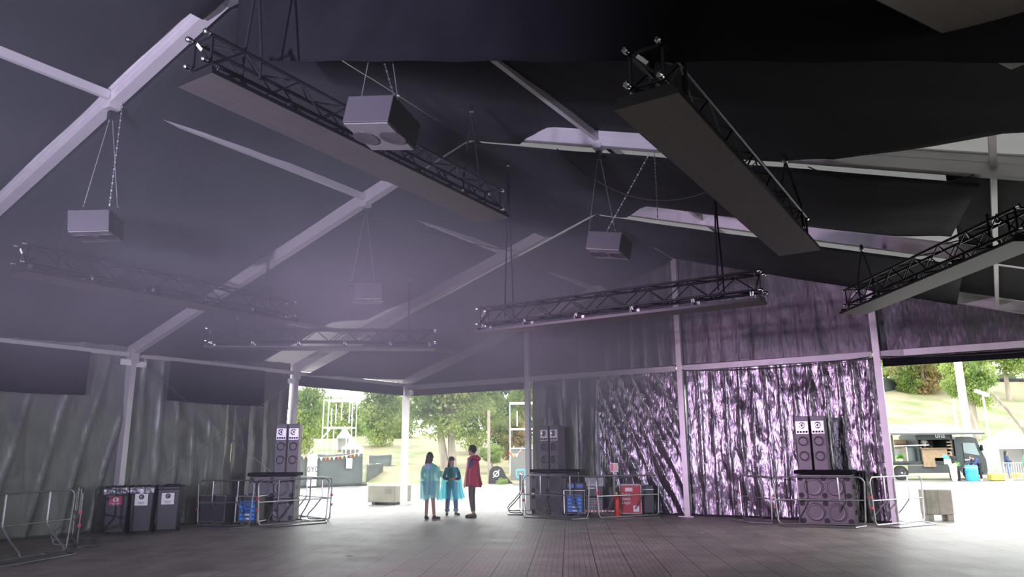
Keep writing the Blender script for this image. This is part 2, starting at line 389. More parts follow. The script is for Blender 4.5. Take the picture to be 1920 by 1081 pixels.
liner(2, 'r', 'dark ceiling liner on the right slope of the third bay with a curved free edge', c0(10), lambda t: float(np.interp(t, [0, .13, .22, .3, .42, 1], [15.9, 16.8, 17.35, 17.8, 19.9, 19.9])), lambda u: -0.10 if u < 11.1 else (0.24 * sm(11.1, 11.7, u) - 0.30 * sm(13.7, 14.6, u) + 0.10 * sm(15, 15.9, u)), lambda u: 0.06 - 0.16 * sm(12.9, 13.6, u), 0.0)
liner(3, 'r', 'dark ceiling liner on the right slope nearest the camera', c0(10), c0(19.8), c0(-0.06), c0(-0.03), 0.10)
liner(4, 'r', 'dark ceiling liner on the right slope behind the camera', c0(10), c0(19.8), c0(0.2), c0(0.1), 0.05)
# valance hanging under the right rafter of the third frame
o = MB().grid(lambda s, t: Vector((10.3 + 9.5 * s, -15.12 + 0.015 * math.sin(s * 60), zr(10.3 + 9.5 * s) - 1.0 * t + 0.05)), 90, 6).build('hanging_valance', DRAPE, smooth=True, solid=0.004)
tag(o, 'long black valance hanging below the nearest right rafter', 'drape')
# black sheets hanging high on the left wall
for (y0, y1, lab) in ((-13.95, -11.08, 'square black sheet hanging high at the far left wall'), (-9.1, -6.2, 'square black sheet hanging high on left wall right of bins')):
    o = MB().grid(lambda s, t: Vector((0.16 + 0.02 * mn.noise(Vector((s * 4, t * 2, y0))), y0 + (y1 - y0) * s, 4.0 - (0.97 + 0.03 * math.sin(s * 3)) * t)), 30, 10).build('hanging_sheet', DRAPE, smooth=True, solid=0.004)
    tag(o, lab, 'drape', 'square black sheets on the left wall')

# ---- wall curtains
def fold(a, z, seed, per, sharp, amp, bill, diag=0.0):
    q = a + diag * (4 - z) * 0.3
    ph = q / per + 0.18 * mn.noise(Vector((q * 0.7, z * 0.35, seed)))
    r = abs(math.sin(PI * ph)) ** sharp
    v = -amp * (1 - r)
    v += bill * mn.noise(Vector((q * 1.1, z * 0.45, seed + 5)))
    v += bill * 0.5 * mn.noise(Vector((q * 3.1 + z * 0.8, z * 1.3, seed + 9)))
    v += bill * 0.10 * mn.noise(Vector((q * 7 + z * 3, z * 5 - q * 3, seed + 2)))
    return v
def curtain(name, label, axis, a0, a1, z0, z1, const, m, seed, per=0.4, sharp=0.35, amp=0.05, bill=0.05, diag=0.0, top=None, bot=None, res=0.045, group=None, cat='curtain'):
    nx = int((a1 - a0) / res); nz = max(6, int((z1 - z0) / (res * 1.8)))
    def fn(s, t):
        a = a0 + (a1 - a0) * s; zt = top(a) if top else z1; zb = bot(a) if bot else z0
        z = zb + (zt - zb) * t; d = fold(a, z, seed, per, sharp, amp, bill, diag)
        return Vector((a, const + d, z)) if axis == 'X' else Vector((const - d, a, z))
    o = MB().grid(fn, nx, nz).build(name, m, smooth=False, solid=0.003)
    me = o.data; me.polygons.foreach_set('use_smooth', [True] * len(me.polygons))
    return tag(o, label, cat, group)
GC = 'sheets closing the gable wall'
YG = 0.26
curtain('wall_curtain', 'shiny crumpled black foil curtain behind the right speaker stack', 'X', 10.0, 15.05, 0.0, 3.98, YG, FOIL, 3, per=0.36, sharp=0.35, amp=0.075, bill=0.06, group=GC, res=0.035)
curtain('wall_curtain', 'black foil curtain drawn aside in diagonal folds left of middle post', 'X', 7.3, 10.0, 0.0, 3.98, YG, FOIL, 17, per=0.40, sharp=0.4, amp=0.07, bill=0.06, diag=-1.5, group=GC, res=0.035)
curtain('wall_curtain', 'dark black curtain hanging straight behind the middle speaker stack', 'X', 4.97, 7.32, 0.0, 3.98, YG + 0.08, FOIL2, 31, per=0.55, sharp=0.6, amp=0.05, bill=0.04, group=GC)
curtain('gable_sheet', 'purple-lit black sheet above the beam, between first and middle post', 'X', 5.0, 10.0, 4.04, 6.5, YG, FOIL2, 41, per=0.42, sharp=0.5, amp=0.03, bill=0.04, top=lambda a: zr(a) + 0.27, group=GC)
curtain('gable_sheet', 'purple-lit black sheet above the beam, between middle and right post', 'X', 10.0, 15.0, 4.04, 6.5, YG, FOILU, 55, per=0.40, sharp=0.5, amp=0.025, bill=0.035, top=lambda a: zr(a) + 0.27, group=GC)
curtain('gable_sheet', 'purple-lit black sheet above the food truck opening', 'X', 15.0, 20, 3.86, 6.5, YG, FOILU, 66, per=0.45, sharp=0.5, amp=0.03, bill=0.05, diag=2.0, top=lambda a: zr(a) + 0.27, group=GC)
o = MB().box((17.5, 0.10, 3.77), (4.8, 0.03, 0.19)).build('opening_header', DRAPE); tag(o, 'black hem strip along the top of the right opening', 'drape')
curtain('gable_sheet', 'plain dark green-black sheet above the central opening', 'X', 0.0, 5.0, 3.69, 5, YG, BLKCLOTH, 71, per=2.4, sharp=1.5, amp=0.02, bill=0.03, top=lambda a: zr(a) + 0.27, group=GC, res=0.08)
curtain('opening_header', 'dark hem sheet along the top of the left wall opening', 'Y', -4.9, -0.1, 3.69, 4.02, -0.06, BLKCLOTH, 77, per=2.4, sharp=1.5, amp=0.02, bill=0.03, res=0.08, cat='drape')
LG = 'grey tarps closing the left wall'
curtain('wall_curtain', 'dark tarp on the left wall behind the left speaker stack', 'Y', -7.0, -5.12, 0.0, 4.36, -0.10, FOIL2, 81, per=0.5, sharp=0.6, amp=0.05, bill=0.05, group=LG)
curtain('wall_curtain', 'creased grey tarp on the left wall right of the bins post', 'Y', -9.95, -6.9, 0.0, 4.36, -0.10, FOIL3, 83, per=0.48, sharp=0.3, amp=0.12, bill=0.10, group=LG)
curtain('wall_curtain', 'pale creased grey tarp on the left wall left of the bins post', 'Y', -15.1, -10.0, 0.0, 4.36, -0.10, FOIL3, 87, per=0.70, sharp=0.25, amp=0.13, bill=0.07, diag=0.6, group=LG)
struct('wall_left', MB().box((0.02, -21, 2), (0.05, 11.6, 4.1)), BLKCLOTH, 'dark left tent wall beside the camera')
struct('wall_back', MB().box((10, -27, 3.0), (20.4, 0.05, 6.2)), BLKCLOTH, 'dark wall behind the camera')
struct('wall_right', MB().box((20.05, -9.5, 2.15), (0.05, 9, 4.3)).box((20.05, -23.5, 2.15), (0.05, 7, 4.3)), BLKCLOTH, 'dark right tent wall beside the camera')
portal('opening_portal', (0.3, -2.5, 1.85), (5, -2.5, 1.85), 4.8, 3.7)
portal('opening_portal', (2.5, -0.2, 1.85), (2.5, -5, 1.85), 4.8, 3.7)
portal('opening_portal', (17.5, -0.2, 1.85), (17.5, -5, 1.85), 4.8, 3.7)
portal('opening_portal', (19.8, -2.5, 2.0), (10, -2.5, 2.0), 4.8, 4.0)

portal('opening_portal', (19.8, -17, 2.0), (10, -17, 2.0), 5.8, 4.0)
# small white number boards near the post tops, bracing wires
for (P, rz, lab) in (((0.09, -10.19, 3.86), PI / 2, 'small white board left of the bins post top'), ((0.09, -9.81, 3.84), PI / 2, 'small white board right of the bins post top'),
                     ((0.09, -5.19, 3.80), PI / 2, 'small white board beside the post of the left opening'), ((0.23, -0.04, 3.78), 0, 'small white board beside the corner post')):
    o = MB().box((0, 0, 0), (0.26, 0.02, 0.14)).build('notice_board', CARD, loc=P); o.rotation_euler = (0, 0, rz); tag(o, lab, 'notice board', 'small white boards at the post tops')
for a, b, lab in (((0.2, -9.8, 3.8), (0.2, -5.3, 0.9), 'thin bracing wire falling to the right across left wall'), ((0.2, -5.3, 3.7), (0.2, -9.8, 0.7), 'thin bracing wire falling to the left across left wall')):
    tag(MB().tube([a, b], 0.006, 6).build('bracing_wire', STEEL), lab, 'wire', 'crossed bracing wires')

# ================================================================ LED panels under trusses
def led_truss(label, P0, P1, zp, wid, hang=True, sideoff=0.0, top_z=None, key=0):
    """P0,P1: centre line ends on plan; zp: panel underside"""
    a = Vector((*P0, zp)); b = Vector((*P1, zp)); L = (b - a).length; ang = math.atan2(b.y - a.y, b.x - a.x)
    t = thing('led_truss', label, 'lighting truss', a, ang, 'trusses carrying led panels')
    p = MB().box((L / 2, 0, 0.015), (L, wid, 0.03)).build('led_panel', LED, t); p.data.materials[0] = LED
    fr = MB()
    for s in (-1, 1): fr.box((L / 2, s * (wid / 2 + 0.004), 0.022), (L, 0.008, 0.04))
    for s in (0, 1): fr.box((s * L, 0, 0.022), (0.010, wid + 0.012, 0.04))
    n = int(L / 1.0)
    for i in range(n + 1): fr.box((min(L - 0.03, max(0.03, i * L / n)), 0, 0.07), (0.04, wid * 0.9, 0.05))
    fr.build('panel_frame', BLACK, t)
    w_ = 0.29 / 2 * 0.9; z0 = 0.17; z1 = 0.45
    ch = MB()
    for s in (-1, 1):
        for z in (z0, z1): ch.tube([(0.05, s * w_, z), (L - 0.05, s * w_, z)], 0.021, 7)
    for x in (0.06, L - 0.06):
        ch.bar((x, -w_, z0), (x, w_, z0), .02, .02); ch.bar((x, -w_, z1), (x, w_, z1), .02, .02); ch.bar((x, -w_, z0), (x, w_, z1), .016, .016)
        for s in (-1, 1): ch.bar((x, s * w_, z0), (x, s * w_, z1), .02, .02, up=(1, 0, 0))
    ch.build('truss_chords', BLACK, t, smooth=True)
    dg = MB(); m = max(6, int(L / 0.34)); st = (L - 0.14) / m
    for i in range(m):
        x0 = 0.07 + i * st; x1 = x0 + st; q = i % 2
        for s in (-1, 1): dg.tube([(x0, s * w_, z1 if q else z0), (x1, s * w_, z0 if q else z1)], 0.0095, 5)
        dg.tube([(x0, -w_ if q else w_, z1), (x1, w_ if q else -w_, z1)], 0.0095, 5)
        dg.tube([(x0, -w_ if q else w_, z0), (x1, w_ if q else -w_, z0)], 0.0095, 5)
    dg.build('truss_diagonals', BLACK, t)
    for x in (0.02, L - 0.02):
        for s in (-1, 1):
            for z in (z0, z1): MB().lathe([(0.024, 0), (0.028, 0.01), (0.028, 0.05), (0.014, 0.062)], 10, (x, s * w_, z), (-1 if x < 1 else 1, 0, 0)).build('coupler', CHROME, t, smooth=True)
    for i in range(n + 1):
        x = min(L - 0.12, max(0.12, i * L / n))
        for s in (-1, 1):
            c = MB(); c.box((x, s * w_, 0.125), (0.05, 0.03, 0.06)); c.tube([(x, s * (w_ + 0.01), 0.10), (x, s * (w_ + 0.055), 0.13), (x, s * (w_ + 0.01), 0.18)], 0.007, 6)
            c.build('clamp', CHROME, t)
    MB().box((0.03, 0.02, 0.36), (0.01, 0.03, 0.11), Matrix.Rotation(-0.75, 3, 'X')).build('label_sticker', CARD, t)
    return t, a, b
def sling(label, base, top, spread, m, r=0.02, axis=(1, 0, 0)):
    """black round sling from the truss up to a roof point"""
    t = thing('lifting_sling', label, 'lifting sling', base, 0, 'slings that carry the trusses')
    d = Vector(top) - Vector(base); ax = Vector(axis).normalized()
    for s in (-1, 1):
        mb = MB(); pts = [ax * s * spread, ax * s * spread * 0.95 + Vector((0, 0, 0.3)), d * 0.8 + ax * s * spread * 0.15, d - Vector((0, 0, 0.12))]
        mb.tube(pts, r, 7); mb.build('strap', m, t, smooth=True)
    MB().lathe([(0.01, 0), (0.035, 0.02), (0.035, 0.09), (0.012, 0.13)], 10, d - Vector((0, 0, 0.14))).build('shackle', CHROME, t, smooth=True)
    return t
TR = [
 ('long led panel truss at upper left, hanging in the haze', (11.42, -16.3), (11.35, -11.25), 5.05, 0.5),
 ('big led panel truss right of centre, seen from its open end', (15.40, -15.28), (15.40, -10.24), 4.15, 0.5),
 ('led panel truss slanting down from the right edge', (15.27, -5.14), (17.92, -9.18), 4.15, 0.5),
 ('led panel truss cut off by the top right corner', (17.87, -14.46), (15.72, -18.96), 4.15, 0.5),
 ('slim led panel truss in front of the gable posts', (9.55, -9.02), (14.6, -9.02), 3.8, 0.42),
 ('led panel truss at the left edge, faint in the haze', (5.2, -14.93), (5.12, -9.68), 4.35, 0.5),
 ('led panel truss above the left opening, nearly level in view', (2.38, -9.65), (6.45, -6.5), 4.05, 0.5)]
slg = [['behind the left end', 'at the right end'], ['rising from the open near end', 'at the far lower end'], ['at the lower end', 'at the upper end'], ['at one end', 'at other end'], ['at the left end', 'at the right end'], ['near the left frame edge', 'at the far end'], ['at the left end', 'at the right end']]
nm = ['the upper left truss', 'the big truss right of centre', 'the truss at the right edge', 'the corner truss', 'the slim truss before the gable', 'the hazy truss at left edge', 'the level truss above left opening']
for i, (lab, a, b, z, wd) in enumerate(TR):
    t, A, B = led_truss(lab, a, b, z, wd)
    d = (B - A).normalized(); n2 = Vector((-d.y, d.x, 0))
    for j, f in enumerate((0.12, 0.88)):
        if i == 1: f = (0.10, 0.93)[j]
        P = A.lerp(B, f) + Vector((0, 0, 0.24)); tz = zr(P.x) - 0.10
        sling('black sling %s of %s' % (slg[i][j], nm[i]), P, (P.x, P.y, tz), 0.14, BLKCLOTH, 0.024 if i == 1 and j == 0 else 0.014, n2)

# ================================================================ hanging speaker boxes
def woofer(r, m=None, ring=True):
    """cone facing -Y, centre at origin"""
    mb = MB(); mb.lathe([(r * 1.08, 0.0), (r * 1.08, 0.012), (r * 0.98, 0.016), (r * 0.92, 0.008), (r * 0.84, 0.012), (r * 0.3, -0.035), (r * 0.27, -0.02), (r * 0.12, -0.012), (0.001, -0.01)], 24, (0, 0, 0), (0, -1, 0))
    return mb
RINGM = mat('woofer_ring', (0.16, 0.13, 0.16), 0.35)
def add_woofer(parent, x, y, z, r):
    o = woofer(r).build('woofer', CONE, parent, smooth=True, loc=(x, y, z))
    rg = MB(); rg.tube([(r * 1.04 * math.cos(a), -0.014, r * 1.04 * math.sin(a)) for a in [2 * PI * k / 24 for k in range(25)]], 0.009, 6, caps=False)
    rg.build('surround_ring', RINGM, o, smooth=True)
    return o
def chain(mb, a, b, link=0.05, r=0.006):
    a = Vector(a); b = Vector(b); n = max(3, int((b - a).length / link)); d = (b - a).normalized(); x = d.orthogonal().normalized(); y = d.cross(x)
    for i in range(n):
        c = a.lerp(b, (i + 0.5) / n)
        mb.bar(c - d * link * 0.36, c + d * link * 0.36, r * (3 if i % 2 else 1.2), r * (1.2 if i % 2 else 3), up=y)
CABH = mat('hanging_cabinet_dark', (0.045, 0.04, 0.048), 0.6)
def hung_box(label, loc, rz, tilt, top, size=(0.58, 0.42, 0.34)):
    t = thing('hanging_speaker', label, 'loudspeaker', loc, rz, 'speaker boxes hanging from the rafters')
    R = Matrix.Identity(3); W, D, H = size
    v = Vector((CAM.x - loc[0], CAM.y - loc[1], 0)).normalized()
    t.rotation_euler = (Matrix.Rotation(tilt, 3, v) @ Matrix.Rotation(rz, 3, 'Z')).to_euler()
    m = MB(); m.box((0, 0, 0), size, R); m.build('cabinet', CABH, t, bevel=0.008)
    b = MB(); b.box(R @ Vector((0, 0, -H / 2 - 0.006)), (W * 0.96, D * 0.94, 0.012), R); g = b.build('grille', mat('dull_grille', (0.16, 0.155, 0.15), 0.5), t)
    for x in (-0.15, 0.15):
        c = MB(); c.lathe([(0.13, 0), (0.13, 0.01), (0.11, 0.012), (0.03, -0.02), (0.001, -0.02)], 20, R @ Vector((x, 0, -H / 2 - 0.014)), R @ Vector((0, 0, -1))); c.build('driver', CONE, t, smooth=True)
    return t
def hung_rig(label, P, box_top, rz, W):
    """wires and chain from the rafter to the box"""
    t = thing('suspension_wires', label, 'rigging wires', P, 0, 'wires of the hanging speakers'); ax = Vector((math.cos(rz), math.sin(rz), 0))
    dz = box_top - P[2]
    for s in (-1, 1):
        q = ax * s * W * 0.38 + Vector((0, 0, dz + 0.10))
        MB().tube([(0, 0, -0.05), q], 0.006, 6).build('wire', STEEL, t)
        h = MB(); h.tube([q, q + Vector((0.02, 0, -0.04)), q + Vector((-0.015, 0, -0.07)), q + Vector((0, 0, -0.11))], 0.010, 6); h.ball(q + Vector((0, 0, 0.03)), 0.018, 8, 5); h.build('hook', CHROME, t)
    MB().box((0, 0, 0), (0.14, 0.16, 0.06)).build('beam_clamp', ALU, t)
    hb = MB(); hb.box((0, 0, -0.13), (0.08, 0.08, 0.14)); hb.build('hoist', BLACK, t)
    return t
def chains(label, a, b):
    mb = MB(); chain(mb, a, b); return tag(mb.build('hoist_chain', STEEL), label, 'chain', 'slack hoist chains')
BX = [('hanging speaker box at upper left of centre, its grille facing down', (12.56, -15.0, 4.83), 0.23, -0.17, 12.5, -15),
      ('hanging speaker box right of centre, half purple half greenish', (12.62, -10.0, 4.76), 0.10, -0.20, 12.5, -10),
      ('faint hanging speaker box low in the haze above the left opening', (7.64, -10.0, 4.62), 0.75, 0.05, 7.5, -10),
      ('faint hanging speaker box at the far left in the haze', (7.45, -15.0, 4.68), 0.75, 0.08, 7.5, -15)]
rn = ['the upper left of centre speaker box', 'the purple and green speaker box', 'the low hazy speaker box', 'the far left hazy speaker box']
for i, (lab, P, rz, tl, u, Y) in enumerate(BX):
    hung_box(lab, P, rz, tl, None, (0.5, 0.58, 0.28) if i != 1 else (0.54, 0.52, 0.27)); hung_rig('thin steel wires holding ' + rn[i], (u, Y, zr(u) - 0.03), P[2] + 0.15, rz, 0.56)
chains('slack chain slanting down to the purple and green speaker box', (13.35, -10.0, 6.1), (12.58, -10.0, 4.98))
chains('short chain hanging free right of the purple and green box', (13.42, -10.0, 6.1), (13.42, -10.0, 5.05))
chains('slack chain slanting down to the upper left of centre box', (12.2, -15.0, 6.5), (12.72, -15.0, 5.02))
chains('thin chain hanging free in the haze at left', (7.75, -15, 6.4), (7.72, -15, 4.9))
def catenary(label, a, b, sag, r=0.008, m=None, n=16):
    a = Vector(a); b = Vector(b)
    o = MB().tube([a.lerp(b, i / n) - Vector((0, 0, sag * 4 * (i / n) * (1 - i / n))) for i in range(n + 1)], r, 5).build('slack_cable', m or RUBBER); return tag(o, label, 'cable', 'slack cables under the roof')
catenary('slack cable looping below the right rafter, beside the big truss', (11.8, -10.1, 6.5), (15.0, -10.1, 5.6), 0.75)
catenary('slack cable looping across the black cloth at right', (15.6, -10.2, 5.3), (17.4, -10.2, 4.8), 0.22)
catenary('long slack cable high above the centre of the tent', (10.2, -14.9, 6.9), (13.8, -14.9, 6.2), 0.7)
catenary('black cable drooping along the gable beam over the foil', (10.1, -0.18, 3.9), (14.85, -0.18, 3.9), 0.10, 0.012)
catenary('black cable drooping along the beam over the central opening', (0.2, -0.18, 3.92), (4.9, -0.18, 3.92), 0.14, 0.012)
catenary('black cable drooping along the beam over the right opening', (15.1, -0.18, 3.9), (19.8, -0.18, 3.9), 0.12, 0.012)
catenary('thin cable in the haze left of the flat wires', (7.5, -10.1, 6.3), (9.6, -8.0, 5.6), 0.1)
# ================================================================ barriers
PINKM = mat('faded_red_clip', (0.5, 0.06, 0.08), 0.5)
def arc(c, a, b, r, n=5):
    return [c + a * (r * math.cos(PI / 2 * i / n)) + b * (r * math.sin(PI / 2 * i / n)) for i in range(n + 1)]
def barrier(label, P0, P1, side=1, H=1.09, bs=None):
    """P0,P1 ground ends; foot bar on `side`, braces on `bs` (+1 = left of the direction P0->P1)"""
    bs = bs or 1
    a = Vector((*P0, 0)); b = Vector((*P1, 0)); L = (b - a).length; ang = math.atan2(b.y - a.y, b.x - a.x)
    t = thing('crowd_barrier', label, 'barrier', a, ang, 'galvanised crowd barriers')
    X = Vector((1, 0, 0)); Z = Vector((0, 0, 1)); r = 0.14; f = MB(); z0 = 0.05
    pts = arc(Vector((r, 0, H - r)), -X, Z, r) + arc(Vector((L - r, 0, H - r)), Z, X, r) + arc(Vector((L - r, 0, z0 + r * .6)), X, -Z, r * .6) + arc(Vector((r, 0, z0 + r * .6)), -Z, -X, r * .6)
    f.tube(pts + [pts[0]], 0.017, 8, caps=False); f.build('frame', STEEL, t, smooth=True)
    MB().tube([(0.02, 0, 0.58), (L - 0.02, 0, 0.58)], 0.015, 7).build('middle_rail', STEEL, t, smooth=True)
    for x, s in ((0.27 * L, 1), (0.72 * L, 1)):
        MB().tube([(x, 0, H - 0.01), (x, 0, 0.62), (x, bs * 0.02, 0.55), (x, bs * 0.20, 0.34), (x, bs * 0.36, 0.19), (x, bs * 0.39, 0.12), (x, bs * 0.35, 0.06), (x, bs * 0.22, 0.04), (x, 0, 0.045)], 0.017, 7).build('brace_leg', STEEL, t, smooth=True)
    MB().tube([(0.05, 0, 0.03), (0.30, side * 0.40, 0.018), (L - 0.30, side * 0.40, 0.018), (L - 0.05, 0, 0.03)], 0.016, 7).build('foot_bar', STEEL, t, smooth=True)
    MB().prism([(0.08, 0.0), (0.32, side * 0.385), (L - 0.32, side * 0.385), (L - 0.08, 0)][::side], 0.006, 0.014).build('foot_plate', STEEL, t)
    for z in (0.42, 0.66):
        MB().box((0.0, 0, z), (0.05, 0.05, 0.06)).build('coupling_clip', PINKM, t)
    return t
barrier('crowd barrier at left end of the right speaker stack enclosure', (11.45, -0.10), (12.53, -1.25), -1)
barrier('crowd barrier directly in front of the right stack subwoofers', (12.63, -1.42), (14.55, -0.98), -1)
barrier('crowd barrier leading outside past the right gable post', (14.67, -1.02), (15.56, 0.80), -1)
barrier('crowd barrier directly in front of the middle speaker stack', (5.98, -1.90), (8.10, -2.04), -1)
barrier('crowd barrier in front of the red case and extinguisher', (8.26, -1.96), (9.32, -0.30), -1)
barrier('crowd barrier seen end-on left of the middle stack', (5.9, -1.80), (4.85, -0.30), 1)
barrier('crowd barrier in front of the dark case beside the bins', (0.55, -8.30), (2.00, -7.80), -1)
barrier('crowd barrier in front of the left stack subwoofers', (2.04, -7.70), (2.38, -5.72), -1)
barrier('crowd barrier closing the left enclosure beside the bright opening', (2.36, -5.60), (0.45, -5.05), 1)
e = G(127, 1035); s_ = G(0, 1057); dd = (s_ - e).normalized()
barrier('crowd barrier cut by the left edge of the picture', (e.x + dd.x * 2.1, e.y + dd.y * 2.1), (e.x, e.y), -1, bs=-1)
e2 = G(132, 1030) ; f2 = (Vector((e2.x - CAM.x, e2.y - CAM.y, 0))).normalized()
barrier('crowd barrier seen end-on in front of the bins', (e2.x + f2.x * .05 + 0.02, e2.y + f2.y * 0.05 + 0.1), (e2.x + f2.x * 2.0 - 0.1, e2.y + f2.y * 2.0 + 0.05), -1)

# ================================================================ speaker stacks
def subwoofer(label, P, rz, zb, W=1.2, D=0.62, H=0.57):
    t = thing('subwoofer', label, 'subwoofer', (P[0], P[1], zb), rz, 'double subwoofer cabinets')
    MB().box((0, D / 2, H / 2 ), (W, D, H - 0.01)).build('cabinet', CABW, t, bevel=0.01)
    MB().box((0, -0.006, H / 2), (W * 0.985, 0.012, H * 0.96)).build('baffle', CABG, t, bevel=0.004)
    for x in (-0.235, 0.235): add_woofer(t, x * W / 1.2, -0.02, H / 2, 0.205)
    for x in (-0.52, 0.0, 0.52):
        for z in (0.09, H - 0.09):
            pm = MB(); pm.lathe([(0.062, 0), (0.062, 0.006), (0.054, 0.006), (0.05, -0.04), (0.001, -0.04)], 16, (x * W / 1.2, -0.014, z), (0, -1, 0)); pm.build('bass_port', INK, t, smooth=True)
    for k in range(3):
        MB().box((W / 2 + 0.003, D * (0.3 + 0.18 * k), H * 0.5), (0.008, 0.07, 0.10)).build('side_handle', BLACK, t)
    return t
def column(label, P, rz, zb, W=0.31, D=0.36, H=1.27):
    t = thing('column_speaker', label, 'loudspeaker', (P[0], P[1], zb), rz, 'tall column speakers')
    MB().box((0, D / 2, H / 2), (W, D, H)).build('cabinet', CABG, t, bevel=0.008)
    MB().box((0, -0.005, H - 0.27), (W * 0.92, 0.012, 0.30)).build('horn_plate', PLATE, t)
    h = MB(); h.lathe([(0.085, 0), (0.085, 0.012), (0.07, 0.014), (0.03, -0.02), (0.028, 0.0), (0.001, 0.014)], 20, (0, -0.012, H - 0.22), (0, -1, 0)); o = h.build('horn', CHROME, t, smooth=True)
    bl = MB()
    for k in range(5): bl.bar((0, -0.03, H - 0.22), (0.072 * math.cos(k * 1.2566), -0.022, H - 0.22 + 0.072 * math.sin(k * 1.2566)), 0.014, 0.006)
    bl.build('diffuser', BLACK, o)
    for k in range(4):
        w_ = MB(); w_.lathe([(0.026, 0), (0.026, 0.008), (0.018, 0.009), (0.001, -0.01)], 12, ((-0.5 + (k + 0.5) / 4) * W * 0.86, -0.012, H - 0.375), (0, -1, 0)); w_.build('tweeter', INK, t, smooth=True)
    for z in (H - 0.60, H - 0.95): add_woofer(t, 0, -0.006, z, 0.115)
    return t
def stack(nm, P, rz, coloff, colW=0.31, colH=1.27, sep=0.36):
    c, s = math.cos(rz), math.sin(rz); loc = lambda x, y: (P[0] + x * c - y * s, P[1] + x * s + y * c)
    subwoofer('lower double subwoofer of the %s stack' % nm, P, rz, 0.0); subwoofer('upper double subwoofer of the %s stack' % nm, P, rz, 0.572)
    b = MB().box((0, 0.33, 0.055), (1.3, 0.72, 0.09)).build('black_board', DRAPE, loc=(P[0], P[1], 1.14), bevel=0.02); b.rotation_euler = (0, 0, rz); tag(b, 'black covered board lying on the %s subwoofers' % nm, 'board')
    for k, (o_, lb) in enumerate(((coloff - sep / 2, 'left'), (coloff + sep / 2, 'right'))):
        column('%s column speaker of the pair on the %s stack' % (lb, nm), loc(o_, 0.14), rz, 1.242, colW, 0.36, colH)
stack('right', (13.66, -0.86), 0.03, -0.22)
stack('middle', (6.45, -1.32), -0.10, -0.06, 0.28, 1.22, 0.34)
stack('left', (1.02, -6.45), 0.62, 0.30, 0.28, 1.27, 0.33)

# ================================================================ equipment
BLUEM = mat('blue_amplifier_front', (0.02, 0.16, 0.55), 0.4)
LED_B = mat('blue_display', (0.05, 0.35, 0.9), 0.3)
CASEB = mat('black_flight_case', (0.03, 0.03, 0.035), 0.5, var=0.2, scale=10)
REDC = mat('crimson_flight_case', (0.42, 0.015, 0.035), 0.4)
def caster_set(t, W, D, r=0.05):
    for x in (-1, 1):
        for y in (-1, 1):
            c = MB(); c.lathe([(r, -0.018), (r, 0.018)], 14, (x * (W / 2 - 0.07), y * (D / 2 - 0.07), r), (1, 0, 0)); c.box((x * (W / 2 - 0.07), y * (D / 2 - 0.07), r * 1.6), (0.05, 0.06, r)); c.build('caster', RUBBER, t)
def blue_rack(label, P, rz, n=5):
    t = thing('amplifier_rack', label, 'amplifier rack', (P[0], P[1], 0), rz, 'racks of blue amplifiers')
    W, D, H = 0.56, 0.5, 0.60
    MB().box((0, 0.03, 0.1 + H / 2), (W - 0.1, D, H - 0.06)).build('case', CASEB, t)
    f = MB(); r = 0.017
    for y in (-D / 2 - 0.01,):
        pts = [(-W / 2, y, 0.1), (-W / 2, y, 0.1 + H), (W / 2, y, 0.1 + H), (W / 2, y, 0.1), (-W / 2, y, 0.1)]
        for i in range(4): f.tube(pts[i:i + 2], r, 7)
    for x in (-1, 1):
        for z in (0.1, 0.1 + H): f.tube([(x * W / 2, -D / 2, z), (x * W / 2, D / 2 + 0.04, z)], r, 7)
    f.build('tube_frame', STEEL, t)
    for k in range(n):
        z = 0.17 + k * 0.095; a = MB().box((0, -D / 2 + 0.024, z), (0.40, 0.02, 0.08)).build('amplifier', BLUEM, t)
        MB().box((0.0, -D / 2 + 0.012, z), (0.14, 0.006, 0.03)).build('display', WHITE if k < 2 else INK, a)
        for x in (-0.14, 0.14): MB().box((x, -D / 2 + 0.012, z), (0.07, 0.006, 0.045)).build('vent', LED_B, a)
    caster_set(t, W, D)
    return t
blue_rack('rack of blue amplifiers beside the middle subwoofers', (7.36, -1.38), 0.25)
blue_rack('rack of blue amplifiers between case and left subwoofers', (1.38, -7.35), 0.5)
t = thing('amplifier_case', 'small dark case with blue unit on top of the middle rack', 'amplifier case', (7.36, -1.33, 0.725), 0.25)
MB().box((0, 0, 0.09), (0.48, 0.4, 0.17)).build('case', CASEB, t, bevel=0.01)
for x in (-0.12, 0.12): MB().box((x, -0.203, 0.09), (0.16, 0.008, 0.09)).build('blue_panel', BLUEM, t)
# dark case at the left
t = thing('flight_case', 'dark flight case behind the barrier right of the bins', 'flight case', (0.72, -7.85, 0), 0.4)
MB().box((0, 0, 0.42), (0.72, 0.5, 0.62)).build('case_body', CASEB, t, bevel=0.01)
m = MB()
for x in (-0.36, 0.36):
    for y in (-0.25, 0.25): m.box((x, y, 0.42), (0.02, 0.02, 0.63))
for z in (0.11, 0.55, 0.73):
    m.box((0, -0.252, z), (0.74, 0.012, 0.018))
m.build('metal_edging', STEEL, t); MB().box((0, -0.262, 0.45), (0.12, 0.012, 0.09)).build('latch', CHROME, t); caster_set(t, 0.72, 0.5)
